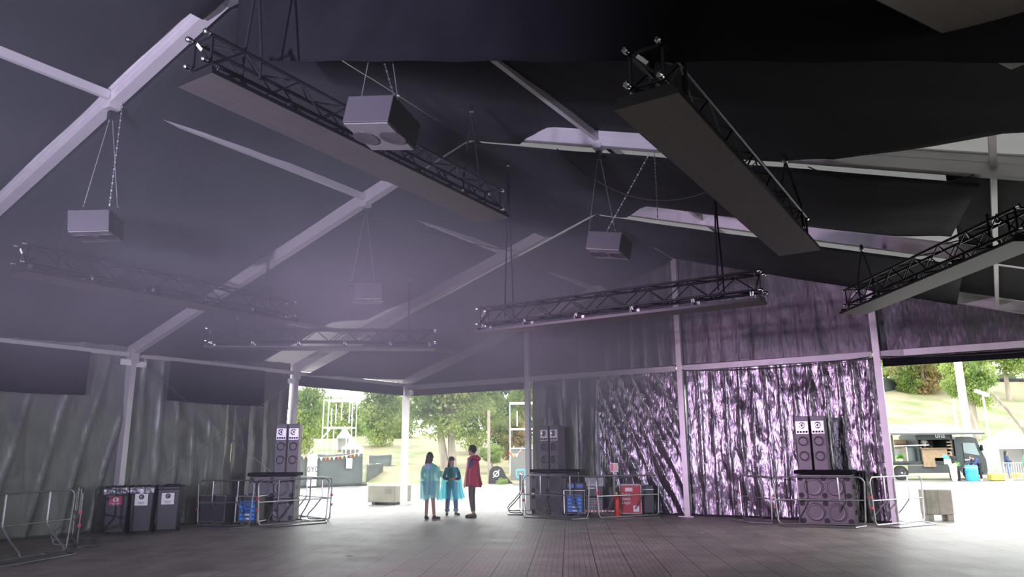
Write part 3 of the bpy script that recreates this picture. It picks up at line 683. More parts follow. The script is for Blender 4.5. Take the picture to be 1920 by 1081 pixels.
# striped dolly with gear
rz = 0.35; P = (7.86, -0.86)
t = thing('equipment_dolly', 'low dolly with red and white stripes carrying black gear', 'dolly', (P[0], P[1], 0), rz)
MB().box((0, 0, 0.145), (0.86, 0.55, 0.05)).build('deck', WHITE, t)
for k in range(9): MB().box((-0.38 + k * 0.095, -0.277, 0.145), (0.045, 0.006, 0.05)).build('red_stripe', REDM, t)
caster_set(t, 0.86, 0.55)
c, s = math.cos(rz), math.sin(rz); L2 = lambda x, y: (P[0] + x * c - y * s, P[1] + x * s + y * c)
KN = mat('grey_panel', (0.22, 0.21, 0.22), 0.5)
q = L2(-0.17, 0.0)
t = thing('patch_rack', 'grey rack of knobs and sockets on the striped dolly', 'rack', (*q, 0.172), rz)
MB().box((0, 0, 0.16), (0.46, 0.46, 0.32)).build('case', CASEB, t); MB().box((0, -0.236, 0.16), (0.40, 0.012, 0.29)).build('panel', KN, t)
for i in range(6):
    for j in range(4):
        MB().lathe([(0.018, 0), (0.014, 0.014)], 8, (-0.16 + i * 0.064, -0.242, 0.055 + j * 0.07), (0, -1, 0)).build('socket', INK, t)
t = thing('amplifier_case', 'black case with red handle on top of the knob rack', 'amplifier case', (*q, 0.493), rz)
MB().box((0, 0, 0.15), (0.48, 0.44, 0.29)).build('case', CASEB, t, bevel=0.01)
MB().tube([(0.10, -0.235, 0.04), (0.14, -0.25, 0.09), (0.14, -0.25, 0.19), (0.10, -0.235, 0.24)], 0.018, 7).build('red_handle', REDM, t, smooth=True)
MB().box((-0.08, -0.223, 0.25), (0.2, 0.006, 0.03)).build('name_strip', CARD, t)
t = thing('mixing_console', 'pale grey mixing desk lying on the black case', 'mixing desk', (q[0], q[1], 0.79), rz)
MB().box((0, 0, 0.13), (0.50, 0.42, 0.24), Matrix.Rotation(0.10, 3, 'X')).build('desk_body', mat('pale_grey_desk', (0.42, 0.42, 0.45), 0.5), t, bevel=0.01)
for k in range(10): MB().box((-0.2 + k * 0.045, -0.225, 0.15), (0.012, 0.01, 0.14)).build('fader_slot', KN, t)
q = L2(0.27, 0.02)
t = thing('drum_case', 'round black drum case at the right end of the striped dolly', 'drum case', (*q, 0.172), rz)
MB().lathe([(0.15, 0), (0.155, 0.01), (0.155, 0.55), (0.14, 0.6), (0.001, 0.61)], 24).build('drum_shell', CASEB, t, smooth=True)
t = thing('fire_extinguisher', 'red fire extinguisher standing beside the red case', 'fire extinguisher', (8.40, -1.03, 0), 0.2)
MB().lathe([(0.075, 0), (0.08, 0.02), (0.08, 0.48), (0.06, 0.55), (0.03, 0.58)], 20).build('cylinder', REDM, t, smooth=True)
MB().lathe([(0.028, 0.58), (0.028, 0.63), (0.015, 0.65)], 12).build('valve', mat('yellow_valve', (0.75, 0.5, 0.05), 0.4), t, smooth=True)
MB().tube([(0, 0, 0.63), (0.09, 0, 0.66)], 0.012, 6).build('lever', BLACK, t); MB().tube([(0.02, 0, 0.62), (0.09, -0.03, 0.55), (0.10, -0.03, 0.35), (0.085, -0.03, 0.2)], 0.012, 7).build('hose', RUBBER, t, smooth=True)
t = thing('flight_case', 'crimson flight case with white lettering behind the extinguisher', 'flight case', (8.52, -0.42, 0), 0.45)
MB().box((0, 0, 0.45), (0.56, 0.46, 0.74)).build('case_body', REDC, t, bevel=0.01)
m = MB()
for x in (-0.28, 0.28):
    for y in (-0.23, 0.23): m.box((x, y, 0.45), (0.018, 0.018, 0.75))
for z in (0.08, 0.82):
    m.box((0, -0.232, z), (0.57, 0.012, 0.016)); m.box((0, 0.232, z), (0.57, 0.012, 0.016))
m.build('metal_edging', STEEL, t)
MB().box((-0.04, -0.236, 0.70), (0.2, 0.006, 0.10)).build('white_sticker', CARD, t); MB().box((0.14, -0.236, 0.20), (0.16, 0.006, 0.16)).build('paper_label', CARD, t)
for k, wd in enumerate(('Solid', 'State', 'Logic')): text('lettering', wd, 0.115, WHITE, t, (-0.24, -0.238, 0.56 - 0.10 * k), (PI / 2, 0, 0), 0.001, 'LEFT')
caster_set(t, 0.56, 0.46, 0.04)
t = thing('flight_case', 'black flight case standing right of the crimson case', 'flight case', (8.98, -0.22, 0), 0.4)
MB().box((0, 0, 0.45), (0.26, 0.34, 0.72)).build('case_body', CASEB, t, bevel=0.01); MB().box((0, -0.175, 0.7), (0.27, 0.012, 0.02)).build('metal_edging', STEEL, t); caster_set(t, 0.3, 0.36, 0.04)
t = thing('fire_sign', 'small white and red fire sign above the barrier', 'sign', (8.30, -0.92, 0), 0.3)
MB().tube([(0, 0, 0), (0, 0, 1.2)], 0.012, 6).build('pole', STEEL, t); MB().box((0, -0.02, 1.29), (0.22, 0.01, 0.24)).build('board', CARD, t)
MB().box((-0.055, -0.027, 1.29), (0.08, 0.004, 0.2)).build('red_field', REDM, t)
for k in range(4): MB().box((0.05, -0.027, 1.22 + 0.045 * k), (0.07, 0.004, 0.022)).build('red_line', REDM, t)

for px, py, lab, sz in ((655, 1041, 'crumpled white paper scrap lying on the paved floor at left', 0.07), (1316, 999, 'tiny white scrap lying on the floor before the foil curtain', 0.04)):
    o = MB().grid(lambda a, b: Vector(((a - .5) * sz * 2, (b - .5) * sz, 0.004 + sz * 0.25 * abs(mn.noise(Vector((a * 4, b * 4, px)))))), 8, 6).build('paper_scrap', CARD, loc=G(px, py), solid=0.001); tag(o, lab, 'litter')
# wheelie bins
BINM = mat('dark_green_bin_plastic', (0.013, 0.016, 0.016), 0.5, var=0.1, scale=6)
BAG = foil('clear_bin_bag', (0.10, 0.11, 0.11), 0.3, 0.6)
for k, (px, py, lab, sg) in enumerate(((224, 1000, 'wheelie bin with magenta sign, leftmost of the three', 0), (267, 998, 'middle wheelie bin with white sign and bin bag over rim', 1), (312, 995, 'wheelie bin with white sign nearest the speaker enclosure', 2))):
    P = G(px, py) - FH * 0.10 + RH * (0.05 * (k - 1)); t = thing('wheelie_bin', lab, 'bin', (P.x + 0.25, P.y - 0.2, 0), 0.80, 'three wheelie bins')
    MB().box((0, 0.25, 0.50), (0.42, 0.40, 0.90), taper=1.14).build('bin_body', BINM, t, bevel=0.02)
    MB().box((0, 0.25, 0.975), (0.50, 0.50, 0.05)).build('rim', BINM, t, bevel=0.01)
    MB().grid(lambda a, b: Vector((-0.25 + 0.50 * a, 0.24 + 0.25 * math.cos(a * PI * 0) - 0.0 - 0.5 * b + 0.0, 1.00 + 0.06 * mn.noise(Vector((a * 6, b * 6, k))) + 0.02 * math.sin(a * PI))), 14, 10).build('lid', BINM, t, smooth=True, solid=0.02)
    if k < 2:
        MB().grid(lambda a, b: Vector((-0.255 + 0.51 * a, -0.045 - 0.02 * abs(mn.noise(Vector((a * 9, b * 3, k + 5)))), 1.01 - (0.13 + 0.03 * mn.noise(Vector((a * 5, k, 0)))) * b)), 24, 6).build('bin_bag', BAG, t, smooth=True)
    sgn = MB().box((0, -0.012, 0.74), (0.27, 0.008, 0.19 if sg == 0 else 0.25), Matrix.Rotation(0.03, 3, 'X')).build('sign', MAGENTA if sg == 0 else CARD, t)
    MB().lathe([(0.055, 0), (0.055, 0.003)], 20, (0, -0.018, 0.755 if sg == 0 else 0.80), (0, -1, 0)).build('symbol', CARD if sg == 0 else INK, sgn)
    r_ = MB(); r_.tube([(0.022 * math.cos(a), -0.023, (0.755 if sg == 0 else 0.80) + 0.022 * math.sin(a)) for a in [PI * 2 * q / 12 for q in range(11)]], 0.005, 5); r_.build('arrow_ring', INK if sg == 0 else CARD, sgn)
    for q in range(2): MB().box((0, -0.018, 0.675 - 0.03 * q + (0 if sg == 0 else 0.01)), (0.14 - 0.03 * q, 0.003, 0.008)).build('text_line', CARD if sg == 0 else INK, sgn)
    for s in (-1, 1): MB().lathe([(0.1, -0.02), (0.1, 0.02)], 16, (s * 0.2, 0.45, 0.1), (1, 0, 0)).build('wheel', RUBBER, t)
    MB().tube([(-0.2, 0.54, 0.98), (0.2, 0.54, 0.98)], 0.014, 6).build('handle', BINM, t)

# ================================================================ people
SKIN = mat('skin', (0.42, 0.24, 0.17), 0.55)
def cloth(name, col, r=0.8): return mat(name, col, r, var=0.15, scale=12, bump=0.2, bscale=18)
def skinmesh(name, nodes, edges, m, parent, sub=2, extra=None):
    """nodes: name -> (x,y,z,rx,ry)"""
    ks = list(nodes); me = bpy.data.meshes.new(name); me.from_pydata([nodes[k][:3] for k in ks], [(ks.index(a), ks.index(b)) for a, b in edges], [])
    o = bpy.data.objects.new(name, me); C.objects.link(o); o.modifiers.new('skin', 'SKIN'); me.skin_vertices[0].data[0].use_root = True
    for i, k in enumerate(ks): me.skin_vertices[0].data[i].radius = (nodes[k][3], nodes[k][4] if len(nodes[k]) > 4 else nodes[k][3])
    s = o.modifiers.new('sub', 'SUBSURF'); s.levels = sub; s.render_levels = sub
    bpy.context.view_layer.update()
    dg = bpy.context.evaluated_depsgraph_get(); m2 = bpy.data.meshes.new_from_object(o.evaluated_get(dg)); bpy.data.objects.remove(o); bpy.data.meshes.remove(me)
    mb = MB(); mb.v = [tuple(v.co) for v in m2.vertices]; mb.f = [tuple(p.vertices) for p in m2.polygons]; bpy.data.meshes.remove(m2)
    if extra: extra(mb)
    return mb.build(name, m, parent, smooth=True)
def hand(mb, wrist, d, curl, side, k=1.0):
    """palm and five fingers: d = hand direction, curl = direction fingers bend to"""
    d = Vector(d).normalized(); cu = Vector(curl).normalized(); cu = (cu - d * cu.dot(d)).normalized(); sd = d.cross(cu) * side
    W = Vector(wrist); pc = W + d * 0.045 * k
    R = Matrix((d, sd, cu)).transposed(); mb.ball(pc, 1, 10, 7, (0.055 * k, 0.040 * k, 0.018 * k), R)
    for i, (l, off) in enumerate(((0.062, -0.028), (0.072, -0.009), (0.068, 0.010), (0.052, 0.028))):
        b = W + d * 0.085 * k + sd * off * k
        mb.tube([b, b + (d * 0.9 + cu * 0.25) * l * 0.5 * k, b + (d * 0.75 + cu * 0.6) * l * 0.95 * k, b + (d * 0.55 + cu * 1.1) * l * 1.15 * k], 0.009, 6, rr=[0.010 * k, 0.009 * k, 0.008 * k, 0.006 * k])
    b = W + d * 0.02 * k - sd * 0.032 * k
    mb.tube([b, b - sd * 0.022 * k + d * 0.03 * k + cu * 0.01 * k, b - sd * 0.02 * k + d * 0.06 * k + cu * 0.03 * k], 0.010, 6, rr=[0.012 * k, 0.010 * k, 0.007 * k])
def loft(rings, n=36, folds=0, famp=0.0, seed=0, open_bottom=True):
    mb = MB(); vs = []
    for i, (z, cx, cy, rx, ry) in enumerate(rings):
        t = i / (len(rings) - 1)
        for k in range(n):
            a = 2 * PI * k / n; f = 1 + (famp * t * (math.sin(folds * a + seed) + 0.5 * math.sin(folds * 1.7 * a + seed * 2)) if folds else 0)
            vs.append((cx + rx * f * math.cos(a), cy + ry * f * math.sin(a), z + (0.032 * math.sin(3 * a + seed) * t * t + 0.015 * math.sin(7 * a + seed) * t * t)))
    fs = [(i * n + k, (i + 1) * n + k, (i + 1) * n + (k + 1) % n, i * n + (k + 1) % n) for i in range(len(rings) - 1) for k in range(n)]
    return mb.add(vs, fs)
def figure(label, loc, rz, H, pose, skin=SKIN, top=None, legs=None, shoes=None, hair=None, female=False, leg_bare=False, group=None):
    """front of the figure is -Y. pose overrides joint positions (for a 1.75 m figure)"""
    k = H / 1.75; t = thing('person', label, 'person', loc, rz, group)
    J = dict(pel=(0, 0, .96), sp=(0, 0.01, 1.12), ch=(0, 0.01, 1.30), nb=(0, 0.02, 1.44), nk=(0, 0.01, 1.51), hd=(0, -0.005, 1.60), ht=(0, 0.0, 1.69),
             lsh=(.17, .02, 1.40), lel=(.23, .03, 1.12), lwr=(.24, -.04, .88), rsh=(-.17, .02, 1.40), rel=(-.23, .03, 1.12), rwr=(-.24, -.04, .88),
             lhp=(.09, 0, .92), lkn=(.10, -.01, .50), lan=(.10, .02, .09), rhp=(-.09, 0, .92), rkn=(-.10, -.01, .50), ran=(-.10, .02, .09),
             lft=(.12, -.10, .04), rft=(-.12, -.10, .04), lhd=(0, -0.3, -1), rhd=(0, -0.3, -1), lcu=(-1, 0, 0), rcu=(1, 0, 0))
    J.update(pose); dirs = ('lhd', 'rhd', 'lcu', 'rcu'); J.pop('face', None); J = {a: (Vector(b) * k if a not in dirs else Vector(b)) for a, b in J.items()}
    R = dict(pel=(.125, .10), sp=(.105 if female else .12, .085), ch=(.125, .095), nb=(.075, .06), nk=(.05, .052), hd=(.072, .09), ht=(.062, .075),
             lsh=(.052,), lel=(.038,), lwr=(.026, .022), lhp=(.085,), lkn=(.055,), lan=(.036, .042), lft=(.035, .028))
    nodes = {}
    for a in J:
        if a in dirs: continue
        r = R.get(a) or R.get('l' + a[1:]); nodes[a] = tuple(J[a]) + tuple(x * k for x in (r if len(r) > 1 else r * 2))
    ed = [('pel', 'sp'), ('sp', 'ch'), ('ch', 'nb'), ('nb', 'nk'), ('nk', 'hd'), ('hd', 'ht')]
    for s in 'lr': ed += [('ch', s + 'sh'), (s + 'sh', s + 'el'), (s + 'el', s + 'wr'), ('pel', s + 'hp'), (s + 'hp', s + 'kn'), (s + 'kn', s + 'an'), (s + 'an', s + 'ft')]
    hc = J['hd'].lerp(J['ht'], 0.45); hf = Vector(pose.get('face', (0, -1, 0))).normalized(); hs = Vector((-hf.y, hf.x, 0))
    def ex(mb):
        Rm = Matrix((hs, -hf, Vector((0, 0, 1)))).transposed()
        mb.ball(hc, 1, 14, 10, (.074 * k, .092 * k, .112 * k), Rm)
        mb.ball(hc + hf * .094 * k - Vector((0, 0, .010 * k)), 1, 8, 6, (.014 * k, .020 * k, .026 * k), Rm)       # nose
        mb.ball(hc + hf * .082 * k - Vector((0, 0, .055 * k)), 1, 8, 5, (.024 * k, .012 * k, .008 * k), Rm)       # mouth
        mb.ball(hc + hf * .070 * k - Vector((0, 0, .092 * k)), 1, 8, 5, (.03 * k, .022 * k, .02 * k), Rm)         # chin
        for s in (-1, 1):
            mb.ball(hc + hs * s * .075 * k + Vector((0, 0, -.005 * k)), 1, 7, 5, (.010 * k, .020 * k, .030 * k), Rm)   # ears
            mb.ball(hc + hs * s * .030 * k + hf * .080 * k + Vector((0, 0, .018 * k)), 1, 7, 5, (.013 * k, .012 * k, .009 * k), Rm)  # eyes sockets
        hand(mb, J['lwr'], J['lhd'], J['lcu'], 1, k); hand(mb, J['rwr'], J['rhd'], J['rcu'], -1, k)
    b = skinmesh('body', nodes, ed, skin, t, 2, ex)
    ey = MB()
    for s in (-1, 1): ey.ball(hc + hs * s * .030 * k + hf * .090 * k + Vector((0, 0, .018 * k)), .006 * k, 6, 4)
    ey.build('eyes', INK, b)
    if legs:
        m, g, low = legs; n2 = {'pel': (*J['pel'], .135 * k, .115 * k)}
        e2 = []
        for s in 'lr':
            kn = J[s + 'kn']; an = J[s + 'an']; hp = J[s + 'hp']
            n2[s + 'hp'] = (*hp, (.098 + g) * k, (.098 + g) * k); n2[s + 'kn'] = (*kn, (.066 + g) * k, (.066 + g) * k); e2 += [('pel', s + 'hp'), (s + 'hp', s + 'kn')]
            if low < 0.5:
                lo = kn.lerp(an, (0.5 - low) / 0.41); n2[s + 'lo'] = (*lo, (.05 + g) * k, (.052 + g) * k); e2.append((s + 'kn', s + 'lo'))
            else:
                lo = kn; n2[s + 'kn'] = (*hp.lerp(kn, 0.75), (.08 + g) * k, (.08 + g) * k)
        skinmesh('trousers' if low < 0.5 else 'shorts', n2, e2, m, t, 1)
    if top:
        m, g, sl = top
        n3 = {'pel': (*(J['pel'] + Vector((0, 0, .02 * k))), (.135 + g) * k, (.115 + g) * k), 'sp': (*J['sp'], (.12 + g) * k, (.10 + g) * k), 'ch': (*J['ch'], (.14 + g) * k, (.11 + g) * k), 'nb': (*J['nb'], .085 * k, .075 * k)}
        e3 = [('pel', 'sp'), ('sp', 'ch'), ('ch', 'nb')]
        for s in 'lr':
            n3[s + 'sh'] = (*J[s + 'sh'], (.064 + g) * k, (.064 + g) * k); e3.append(('ch', s + 'sh'))
            if sl > 0.5:
                n3[s + 'el'] = (*J[s + 'el'], (.052 + g) * k, (.052 + g) * k); n3[s + 'w'] = (*J[s + 'el'].lerp(J[s + 'wr'], 0.93), (.036 + g) * k, (.036 + g) * k); e3 += [(s + 'sh', s + 'el'), (s + 'el', s + 'w')]
            else:
                n3[s + 'el'] = (*J[s + 'sh'].lerp(J[s + 'el'], 0.6), (.06 + g) * k, (.06 + g) * k); e3.append((s + 'sh', s + 'el'))
        skinmesh('top', n3, e3, m, t, 2)
    if shoes:
        for s in 'lr':
            f = J[s + 'ft']; a = J[s + 'an']; d = (f - a); d.z = 0; d = d.normalized() if d.length > 1e-4 else Vector((0, -1, 0)); sx_ = Vector((-d.y, d.x, 0)); Rm = Matrix((sx_, d, Vector((0, 0, 1)))).transposed()
            c = Vector((a.x, a.y, 0)) + d * 0.065 * k; sh = MB()
            sh.ball(c + Vector((0, 0, .045 * k)), 1, 12, 8, (.048 * k, .145 * k, .042 * k), Rm); sh.ball(Vector((a.x, a.y, .075 * k)), 1, 10, 7, (.046 * k, .055 * k, .05 * k), Rm)
            so = sh.build('shoe', shoes[0], t, smooth=True)
            s2 = MB(); s2.ball(c + Vector((0, 0, .014 * k)), 1, 12, 6, (.052 * k, .150 * k, .014 * k), Rm); s2.build('sole', shoes[1], so, smooth=True)
    if hair:
        m, kind = hair; h = MB(); Rm = Matrix((hs, -hf, Vector((0, 0, 1)))).transposed(); up = Vector((0, 0, 1))
        h.ball(hc - hf * .018 * k + up * .022 * k, 1, 16, 11, (.088 * k, .098 * k, .112 * k), Rm)
        if kind == 'long':
            h.add(*(lambda q: (q.v, q.f))(loft([(hc.z + .04 * k, hc.x - hf.x * .03 * k, hc.y - hf.y * .03 * k, .088 * k, .088 * k), (hc.z - .08 * k, hc.x - hf.x * .05 * k, hc.y - hf.y * .05 * k, .098 * k, .075 * k), (hc.z - .18 * k, hc.x - hf.x * .07 * k, hc.y - hf.y * .07 * k, .10 * k, .06 * k), (hc.z - .27 * k, hc.x - hf.x * .08 * k, hc.y - hf.y * .08 * k, .085 * k, .045 * k)], 24, 9, 0.06)))
        if kind == 'curly':
            for q in range(60):
                a = random.uniform(0, 2 * PI); b_ = random.uniform(-0.1, 1.0); v = hs * math.cos(a) * math.cos(b_) * .095 + hf * math.sin(a) * math.cos(b_) * .10 + up * math.sin(b_) * .12
                if v.normalized().dot(hf) > 0.55 and v.z < 0.07: continue
                h.ball(hc + v * k + up * .012 * k, .024 * k, 6, 4)
        h.build('hair', m, t, smooth=True)
    return t, J, k, hc, hf, hs
TEAL = mat('teal_rain_poncho', (0.45, 0.95, 0.88), 0.3, transl=0.6, alpha=0.72)
TEALB = mat('blue_teal_rain_poncho', (0.12, 0.80, 0.92), 0.3, transl=0.6, alpha=0.70)
HOOD = mat('pale_blue_hood', (0.45, 0.65, 0.85), 0.35, transl=0.4)
CRIM = mat('crimson_rain_poncho', (0.42, 0.03, 0.07), 0.5, bump=0.2, bscale=8, transl=0.12)
NAVY = cloth('navy_cloth', (0.03, 0.05, 0.13)); JEANS = cloth('blue_denim', (0.11, 0.16, 0.27)); BROWNT = cloth('brown_trousers', (0.12, 0.09, 0.085))
HAIRB = mat('brown_hair', (0.06, 0.03, 0.02), 0.6); HAIRD = mat('dark_hair', (0.02, 0.015, 0.015), 0.6)
GREENT = cloth('green_top', (0.03, 0.28, 0.16)); DARKT = cloth('dark_top', (0.03, 0.05, 0.06)); WHT = cloth('white_cloth', (0.8, 0.8, 0.78)); BLKT = cloth('black_cloth', (0.02, 0.02, 0.025))
TRI = 'three people talking in the tent'
P = G(805, 974)
t, J, k, hc, hf, hs = figure('person in pale teal rain poncho over shorts, seen from behind, long brown hair', (P.x, P.y, 0), math.radians(188), 1.72,
   dict(rel=(-.25, -.02, 1.14), rwr=(-.20, -.26, 1.18), rhd=(0.2, -1, .35), rcu=(1, 0, .2), lel=(.24, .03, 1.13), lwr=(.16, -.16, .98), lkn=(.09, -.01, .50), lan=(.09, .02, .09), ran=(-.13, -.03, .09), rft=(-.18, -.13, .04), face=(-0.35, -1, 0)),
   skin=mat('tanned_skin', (0.33, 0.17, 0.13), 0.55), top=(GREENT, 0.0, 1.0), legs=(cloth('blue_shorts', (0.07, 0.12, 0.30)), 0.02, 0.55), shoes=(RUBBER, mat('pink_white_sole', (0.5, 0.35, 0.35), 0.6)), hair=(HAIRB, 'long'), female=True, group=TRI)
loft([(1.50 * k, 0, .02, .06 * k, .06 * k), (1.44 * k, 0, .02, .15 * k, .11 * k), (1.38 * k, 0, .02, .235 * k, .14 * k), (1.22 * k, 0, .01, .275 * k, .17 * k), (1.02 * k, 0, -.01, .27 * k, .19 * k), (.8 * k, 0, 0, .26 * k, .19 * k), (.54 * k, 0, 0, .25 * k, .19 * k)], 72, 9, 0.11, 1).build('rain_poncho', TEAL, t, smooth=True)
hd_ = MB(); hd_.ball(Vector((0, .13, 1.38)) * k, 1, 14, 9, (.11 * k, .055 * k, .10 * k)); hd_.build('hood', HOOD, t, smooth=True)
MB().tube([Vector((-.20, .0, 1.36)) * k, Vector((-.255, -.02, 1.14)) * k, Vector((-.215, -.18, 1.165)) * k], .07, 12, rr=[.085 * k, .075 * k, .075 * k]).build('poncho_sleeve', TEAL, t, smooth=True)
P = G(846, 966)
t, J, k, hc, hf, hs = figure('person in cap and blue-teal poncho with hands together, facing the camera', (P.x, P.y, 0), math.radians(42), 1.58,
   dict(lel=(.25, -.03, 1.12), lwr=(.09, -.24, 1.10), lhd=(-1, -.5, .2), lcu=(0, 1, .3), rel=(-.25, -.03, 1.12), rwr=(-.07, -.24, 1.11), rhd=(1, -.4, .25), rcu=(0, 1, .3), lan=(.15, .02, .09), lkn=(.13, -.02, .5), ran=(-.13, .02, .09), rkn=(-.11, -.02, .5), lft=(.22, -.10, .04), rft=(-.15, -.11, .04), face=(0.55, -1, 0)),
   top=(DARKT, 0.005, 1.0), legs=(JEANS, 0.015, 0.17), shoes=(RUBBER, WHITE), hair=(HAIRD, 'long'), female=True, group=TRI)
loft([(1.50 * k, 0, .02, .06 * k, .06 * k), (1.44 * k, 0, .02, .15 * k, .11 * k), (1.38 * k, 0, .02, .235 * k, .14 * k), (1.15 * k, 0, .03, .29 * k, .17 * k), (.95 * k, 0, .02, .29 * k, .19 * k), (.7 * k, 0, .02, .32 * k, .20 * k), (.50 * k, .03, .02, .34 * k, .22 * k)], 72, 8, 0.13, 3).build('rain_poncho', TEALB, t, smooth=True)
c_ = MB(); c_.lathe([(.098 * k, 0), (.102 * k, .035 * k), (.085 * k, .09 * k), (.04 * k, .115 * k), (.001, .12 * k)], 20, hc + Vector((0, 0, .035 * k)) - hf * .012); c_.ball(hc + hf * .12 * k + Vector((0, 0, .05 * k)), 1, 12, 6, (.065 * k, .06 * k, .008 * k)); c_.build('cap', cloth('dark_green_cap', (0.02, 0.05, 0.05)), t, smooth=True)
for s in 'lr':
    a = J[s + 'kn'].lerp(J[s + 'an'], 0.8); MB().lathe([(.066 * k, -.045 * k), (.075 * k, -.04 * k), (.075 * k, .035 * k), (.062 * k, .04 * k)], 16, a).build('rolled_cuff', cloth('pale_denim', (0.22, 0.28, 0.38)), t, smooth=True)
P = G(885, 970)
t, J, k, hc, hf, hs = figure('tall person in crimson rain poncho with navy shoulders, side on, curly dark hair', (P.x, P.y, 0), math.radians(-60), 1.90,
   dict(lel=(.19, .04, 1.14), rel=(-.19, .04, 1.14), lwr=(.15, -.06, .98), rwr=(-.15, -.06, .98), lkn=(.07, -.02, .5), lan=(.07, .04, .09), rkn=(-.07, .0, .5), ran=(-.07, .04, .09), lft=(.08, -.12, .04), rft=(-.08, -.12, .04), face=(-0.15, -1, 0)),
   top=(NAVY, 0.0, 1.0), legs=(BROWNT, 0.0, 0.13), shoes=(mat('dark_brown_shoe', (0.05, 0.035, 0.03), 0.5), RUBBER), hair=(HAIRD, 'curly'), group=TRI)
loft([(1.49 * k, 0, .01, .075 * k, .075 * k), (1.43 * k, 0, .02, .15 * k, .12 * k), (1.37 * k, 0, .02, .22 * k, .15 * k), (1.22 * k, 0, .02, .25 * k, .165 * k), (1.02 * k, 0, .01, .27 * k, .185 * k), (.86 * k, 0, .02, .28 * k, .21 * k), (.76 * k, 0, .02, .28 * k, .225 * k)], 72, 7, 0.08, 2).build('rain_poncho', CRIM, t, smooth=True)
ho = MB(); ho.tube([Vector((.10 * math.cos(a), .02 + .11 * math.sin(a), 1.45 + .035 * math.sin(a))) * k for a in [2 * PI * q / 20 for q in range(21)]], .045 * k, 9, caps=False); ho.ball(Vector((0, .15, 1.43)) * k, 1, 12, 8, (.09 * k, .07 * k, .06 * k)); ho.build('hood', CRIM, t, smooth=True)
for s in (-1, 1): MB().ball(Vector((s * .21, -.01, 1.28)) * k, 1, 12, 9, (.045 * k, .065 * k, .12 * k)).build('shoulder_patch', mat('navy_patch', (0.02, 0.05, 0.14), 0.6), t, smooth=True)
#OUTSIDE
# ================================================================ outside, left
def fixat(x, D, z=None):
    P = Vector((CAM.x, CAM.y, 0)) + FH * D + RH * (D * (x - 960) / FPX / 1.025)
    P.z = terrain(P) if z is None else z
    return P
RZ = math.atan2(RH.y, RH.x)      # facing square to the view
CONC = mat('weathered_beige_block', (0.25, 0.235, 0.185), 0.85, var=0.15, scale=3, bump=0.3, bscale=14)
t = thing('ballast_block', 'beige concrete ballast block at the foot of the corner post', 'concrete block', (-1.0, 0.40, 0), 0.10)
MB().box((0, 0, 0.36), (1.15, 1.0, 0.56)).build('block', CONC, t, bevel=0.03)
for x in (-0.35, 0.35): MB().box((x, 0, 0.04), (0.14, 0.9, 0.08)).build('skid', BLACK, t)
text('lettering', 'DB', 0.22, mat('grey_stencil', (0.15, 0.15, 0.14), 0.8), t, (0.3, -0.503, 0.44), (PI / 2, 0, 0))
t = thing('ballast_block', 'beige concrete ballast block just outside the right gable post', 'concrete block', (15.75, 1.7, 0), 0.35)
MB().box((0, 0, 0.44), (0.62, 0.5, 0.60)).build('block', CONC, t, bevel=0.03)
for x in (-0.22, 0.22): MB().box((x, 0, 0.07), (0.13, 0.5, 0.14)).build('skid', CONC, t)
TARP = mat('grey_green_tarp', (0.075, 0.088, 0.085), 0.7, var=0.15, scale=1, bump=0.3, bscale=3)
FLAGC = [mat('flag_' + n, c, 0.7) for n, c in (('red', (0.6, 0.08, 0.05)), ('orange', (0.7, 0.3, 0.05)), ('white', (0.8, 0.8, 0.8)))]
def tarp_fence(label, a, b, h, m=TARP, bulge=0.06):
    a = Vector(a); b = Vector(b); L = (b - a).length; t = thing('tarped_fence', label, 'fence', a, math.atan2(b.y - a.y, b.x - a.x), 'fences covered with tarps')
    MB().grid(lambda s, u: Vector((L * s, bulge * mn.noise(Vector((s * L * 0.8, u * 2, 1))), h * u - 0.04 * math.sin(s * L * 2) * (1 if u == 1 else 0))), max(6, int(L * 3)), 8).build('tarp', m, t, smooth=True, solid=0.01)
    n = max(1, round(L / 3.2))
    for i in range(n + 1): MB().tube([(L * i / n, 0.06, 0), (L * i / n, 0.06, h + 0.03)], 0.022, 6).build('fence_post', STEEL, t)
    MB().tube([(0, 0.05, h), (L, 0.05, h)], 0.02, 6).build('top_rail', STEEL, t)
    for i in range(n + 1): MB().box((L * i / n, 0.1, 0.05), (0.65, 0.22, 0.1)).build('fence_foot', RUBBER, t)
    return t, L
fa, fb = fixat(535, 40.5, 0), fixat(678, 43.5, 0); fm = fa.lerp(fb, 0.38); fm2 = fa.lerp(fb, 0.26)
tarp_fence('grey tarped fence left of the white banner', fa, fm2, 1.72)
tarp_fence('long grey tarped fence right of the white banner', fm, fb, 1.75)
t = thing('cloth_banner', 'white cloth banner with hand-drawn letters hung on the fence', 'banner', fm2, math.atan2(fb.y - fa.y, fb.x - fa.x)); L = (fm - fm2).length
MB().grid(lambda s, u: Vector((L * s, -0.08 + 0.03 * mn.noise(Vector((s * 5, u * 3, 0))), 0.08 + 1.68 * u)), 12, 8).build('cloth', mat('white_banner', (0.75, 0.75, 0.74), 0.8), t, solid=0.006)
text('lettering', '0Y0', 0.42, INK, t, (L / 2, -0.13, 0.95), (PI / 2, 0, 0), 0.002); text('lettering', '~ ~ ~', 0.25, INK, t, (L / 2, -0.13, 1.35), (PI / 2, 0, 0), 0.002); text('lettering', '~', 0.3, INK, t, (L / 2 + 0.1, -0.13, 0.5), (PI / 2, 0, 0), 0.002)
q = fa.lerp(fb, 0.83); o = MB().box((0, 0, 0), (0.36, 0.02, 0.55)).build('notice_board', CARD, loc=(q.x + 0.05, q.y - 0.15, 1.25)); o.rotation_euler = (0, 0, math.atan2(fb.y - fa.y, fb.x - fa.x)); tag(o, 'white notice with blue figure on the grey tarped fence', 'notice board')
